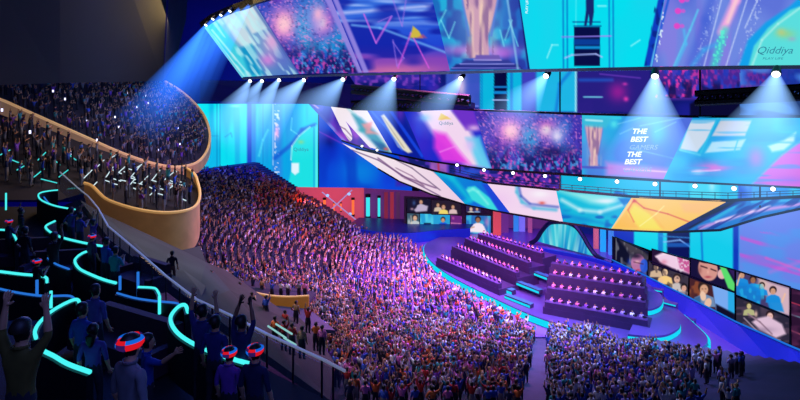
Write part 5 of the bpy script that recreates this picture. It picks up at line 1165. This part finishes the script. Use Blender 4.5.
# people on the lower stair and on the box
for (u, v, Y, sh, ps, lb) in ((203,296,37,'grey','stand','person in grey at the top of the stair below the ramp'),(211,297,37,'blue','stand','person in blue beside the grey one below the ramp'),(284,352,31,'red','armr','red-shirted person on the lower stair with an arm raised'),(292,356,30,'red','clap','red-shirted person clapping on the lower stair'),(316,352,33,'orange','clap','orange-shirted person clapping at the right side of the lower stair'),(285,336,38,'red','stand','person in red higher up the lower stair'),(302,360,29,'tan','stand','tan-shirted person standing nearest on the lower stair'),
    (240,306,41,'navy','stand','person in navy on the upper lower-stair, just under the box'),(252,318,38,'black','clap','person in black clapping on the lower stair near the handrail'),(266,322,37,'blue','armr','person in blue with an arm up on the lower stair'),(275,346,33,'orange','stand','orange-shirted person by the pale stair lights'),
    (322,356,32,'pink','stand','pink-shirted person at the outer edge of the lower stair'),(308,334,37,'red','cheer','red-shirted person with both arms up at the stair edge'),(296,326,39,'tan','hip','tan-shirted person under the blue-grey slab'),(272,300.5,51.5,'blue','vee','person in blue with arms spread in the wooden box'),(305,300,51.5,'pink','stand','person in pink at the right end of the wooden box'),(253,296,52.5,'navy','cheer','person in navy with both arms up at the left end of the box'),
    (262,297,52,'tan','stand','person in tan standing in the small wooden box, left'),(281,300,52,'white','clap','person in white clapping in the small wooden box'),(288,300,52,'white','stand','person in white at the middle of the small wooden box'),(299,300,52,'grey','hip','person in grey leaning at the right end of the small wooden box'),(226,288,47,'white','stand','person in white and blue at the stair head left of the wooden box'),(236,290,46,'blue','armr','person in blue at the stair head with an arm up')):
    x, y, z = P(u, v, Y); person(x, y, z, look(x, y), ps, sh, lb, None, 1, 'dark', M_TROU, 1.0)
for k, (a, b) in enumerate((((268,326),(286,338)),((276,324),(292,334)),((284,338),(296,345)),((218,306),(228,316)))):
    o = MB().tube([P(*a, 30), P(*b, 28)], .05, 5).build('stair_light', glow('pale_teal_line', (150,215,215), .8)); tag(o, 'pale lit line along the lower stair, %s' % ('left one','upper one','nearest one','by the ramp')[k], 'light')
# ------------------------------------------------------------------ light
def area(name, loc, tgt, size, e, col, size_y=None, spread=3.14):
    l = bpy.data.lights.new(name, 'AREA'); l.energy = e; l.color = tuple(lin(col)); l.size = size; l.shape = 'RECTANGLE'; l.size_y = size_y or size; l.spread = spread
    o = link(bpy.data.objects.new(name, l)); o.location = loc; d = Vector(tgt)-Vector(loc); o.rotation_euler = d.to_track_quat('-Z', 'Y').to_euler(); return o
area('stage_wash', (22,92,40), (18,86,0), 30, 17000, (170,110,255), 20, 1.9)
area('crowd_magenta_wash', (12,88,36), (-2,76,2), 18, 30000, (255,130,235), 14, 1.75)
area('crowd_blue_wash', (20,62,30), (10,62,0), 16, 7000, (120,150,255), 10, 1.7)
area('crowd_left_wash', (-16,84,44), (-24,90,8), 26, 5200, (120,140,235), 20, 1.8)
area('crowd_orange_wash', (-20,112,26), (-19,100,7), 4, 300, (255,110,60))
area('crowd_front_wash', (-6,52,34), (-6,62,4), 18, 5200, (170,185,225))
area('screen_spill', (20,70,24), (-10,60,10), 40, 6000, (60,130,255), 10)
area('crowd_key', (14,80,22), (2,88,1), 8, 8000, (235,170,255), 8, 1.6)
area('contestant_front', (14,66,16), (20,88,3), 10, 5200, (255,150,220), 6, 1.9)
area('cluster_blue', (30,58,20), (20,62,0), 8, 3000, (170,205,255), 6, 1.8)
area('right_floor_wash', (38,52,18), (36,64,0), 8, 2600, (170,130,255), 6, 1.8)
area('lobby_light', (-16,119,7), (-16,127,3), 12, 450, (255,110,90), 3)
area('balcony_warm', (-22,50,36), (-20,48,20), 8, 1500, (255,205,150))
area('balcony_rim_warm', (-34,92,44), (-34,84,24), 12, 2400, (255,215,140))
area('balcony_a_blue', (-36,76,46), (-46,80,24), 24, 1500, (90,110,230))
area('terrace_blue', (-8,22,33), (-7,11,25), 10, 1300, (60,100,235))
area('terrace_fill', (0,3,33), (-6,13,25), 6, 300, (90,110,220))
area('wall_blue', (-40,120,34), (-50,150,32), 30, 40000, (20,40,255), 16)
area('ramp_light', (-14,34,34), (-12,34,20), 6, 420, (230,225,240), 6, 1.4)
area('soffit_glow', (-46,100,60), (-48,116,46), 14, 1800, (120,130,190))
w = bpy.data.worlds.new('world'); scene.world = w; w.use_nodes = True; w.node_tree.nodes['Background'].inputs[0].default_value = (.05,.07,.25,1); w.node_tree.nodes['Background'].inputs[1].default_value = .25
scene.view_settings.view_transform = 'Standard'; scene.view_settings.look = 'None'
scene.cycles.use_denoising = True; scene.cycles.max_bounces = 5; scene.cycles.transparent_max_bounces = 24; scene.cycles.diffuse_bounces = 2; scene.cycles.glossy_bounces = 2
# lettering belongs to the panel it stands on
bpy.context.view_layer.update()
def own(root, words, idx):
    ps = [c for c in root.children if c.name.startswith('screen_panel')]
    ps.sort(key=lambda c: np.mean([(c.matrix_world @ Vector(b)).x/(c.matrix_world @ Vector(b)).y for b in c.bound_box]))
    for c in list(root.children):
        if c.name.startswith(words):
            mw = c.matrix_world.copy(); x = np.mean([(mw @ Vector(b)).x/(mw @ Vector(b)).y for b in c.bound_box])
            p = min(ps, key=lambda q: abs(x-np.mean([(q.matrix_world @ Vector(b)).x/(q.matrix_world @ Vector(b)).y for b in q.bound_box])))
            c.parent = p; c.matrix_parent_inverse = p.matrix_world.inverted()
for r_ in (top, mid, wl): own(r_, ('logo_lettering','tagline_lettering','small_lettering','slogan_lettering'), 0)
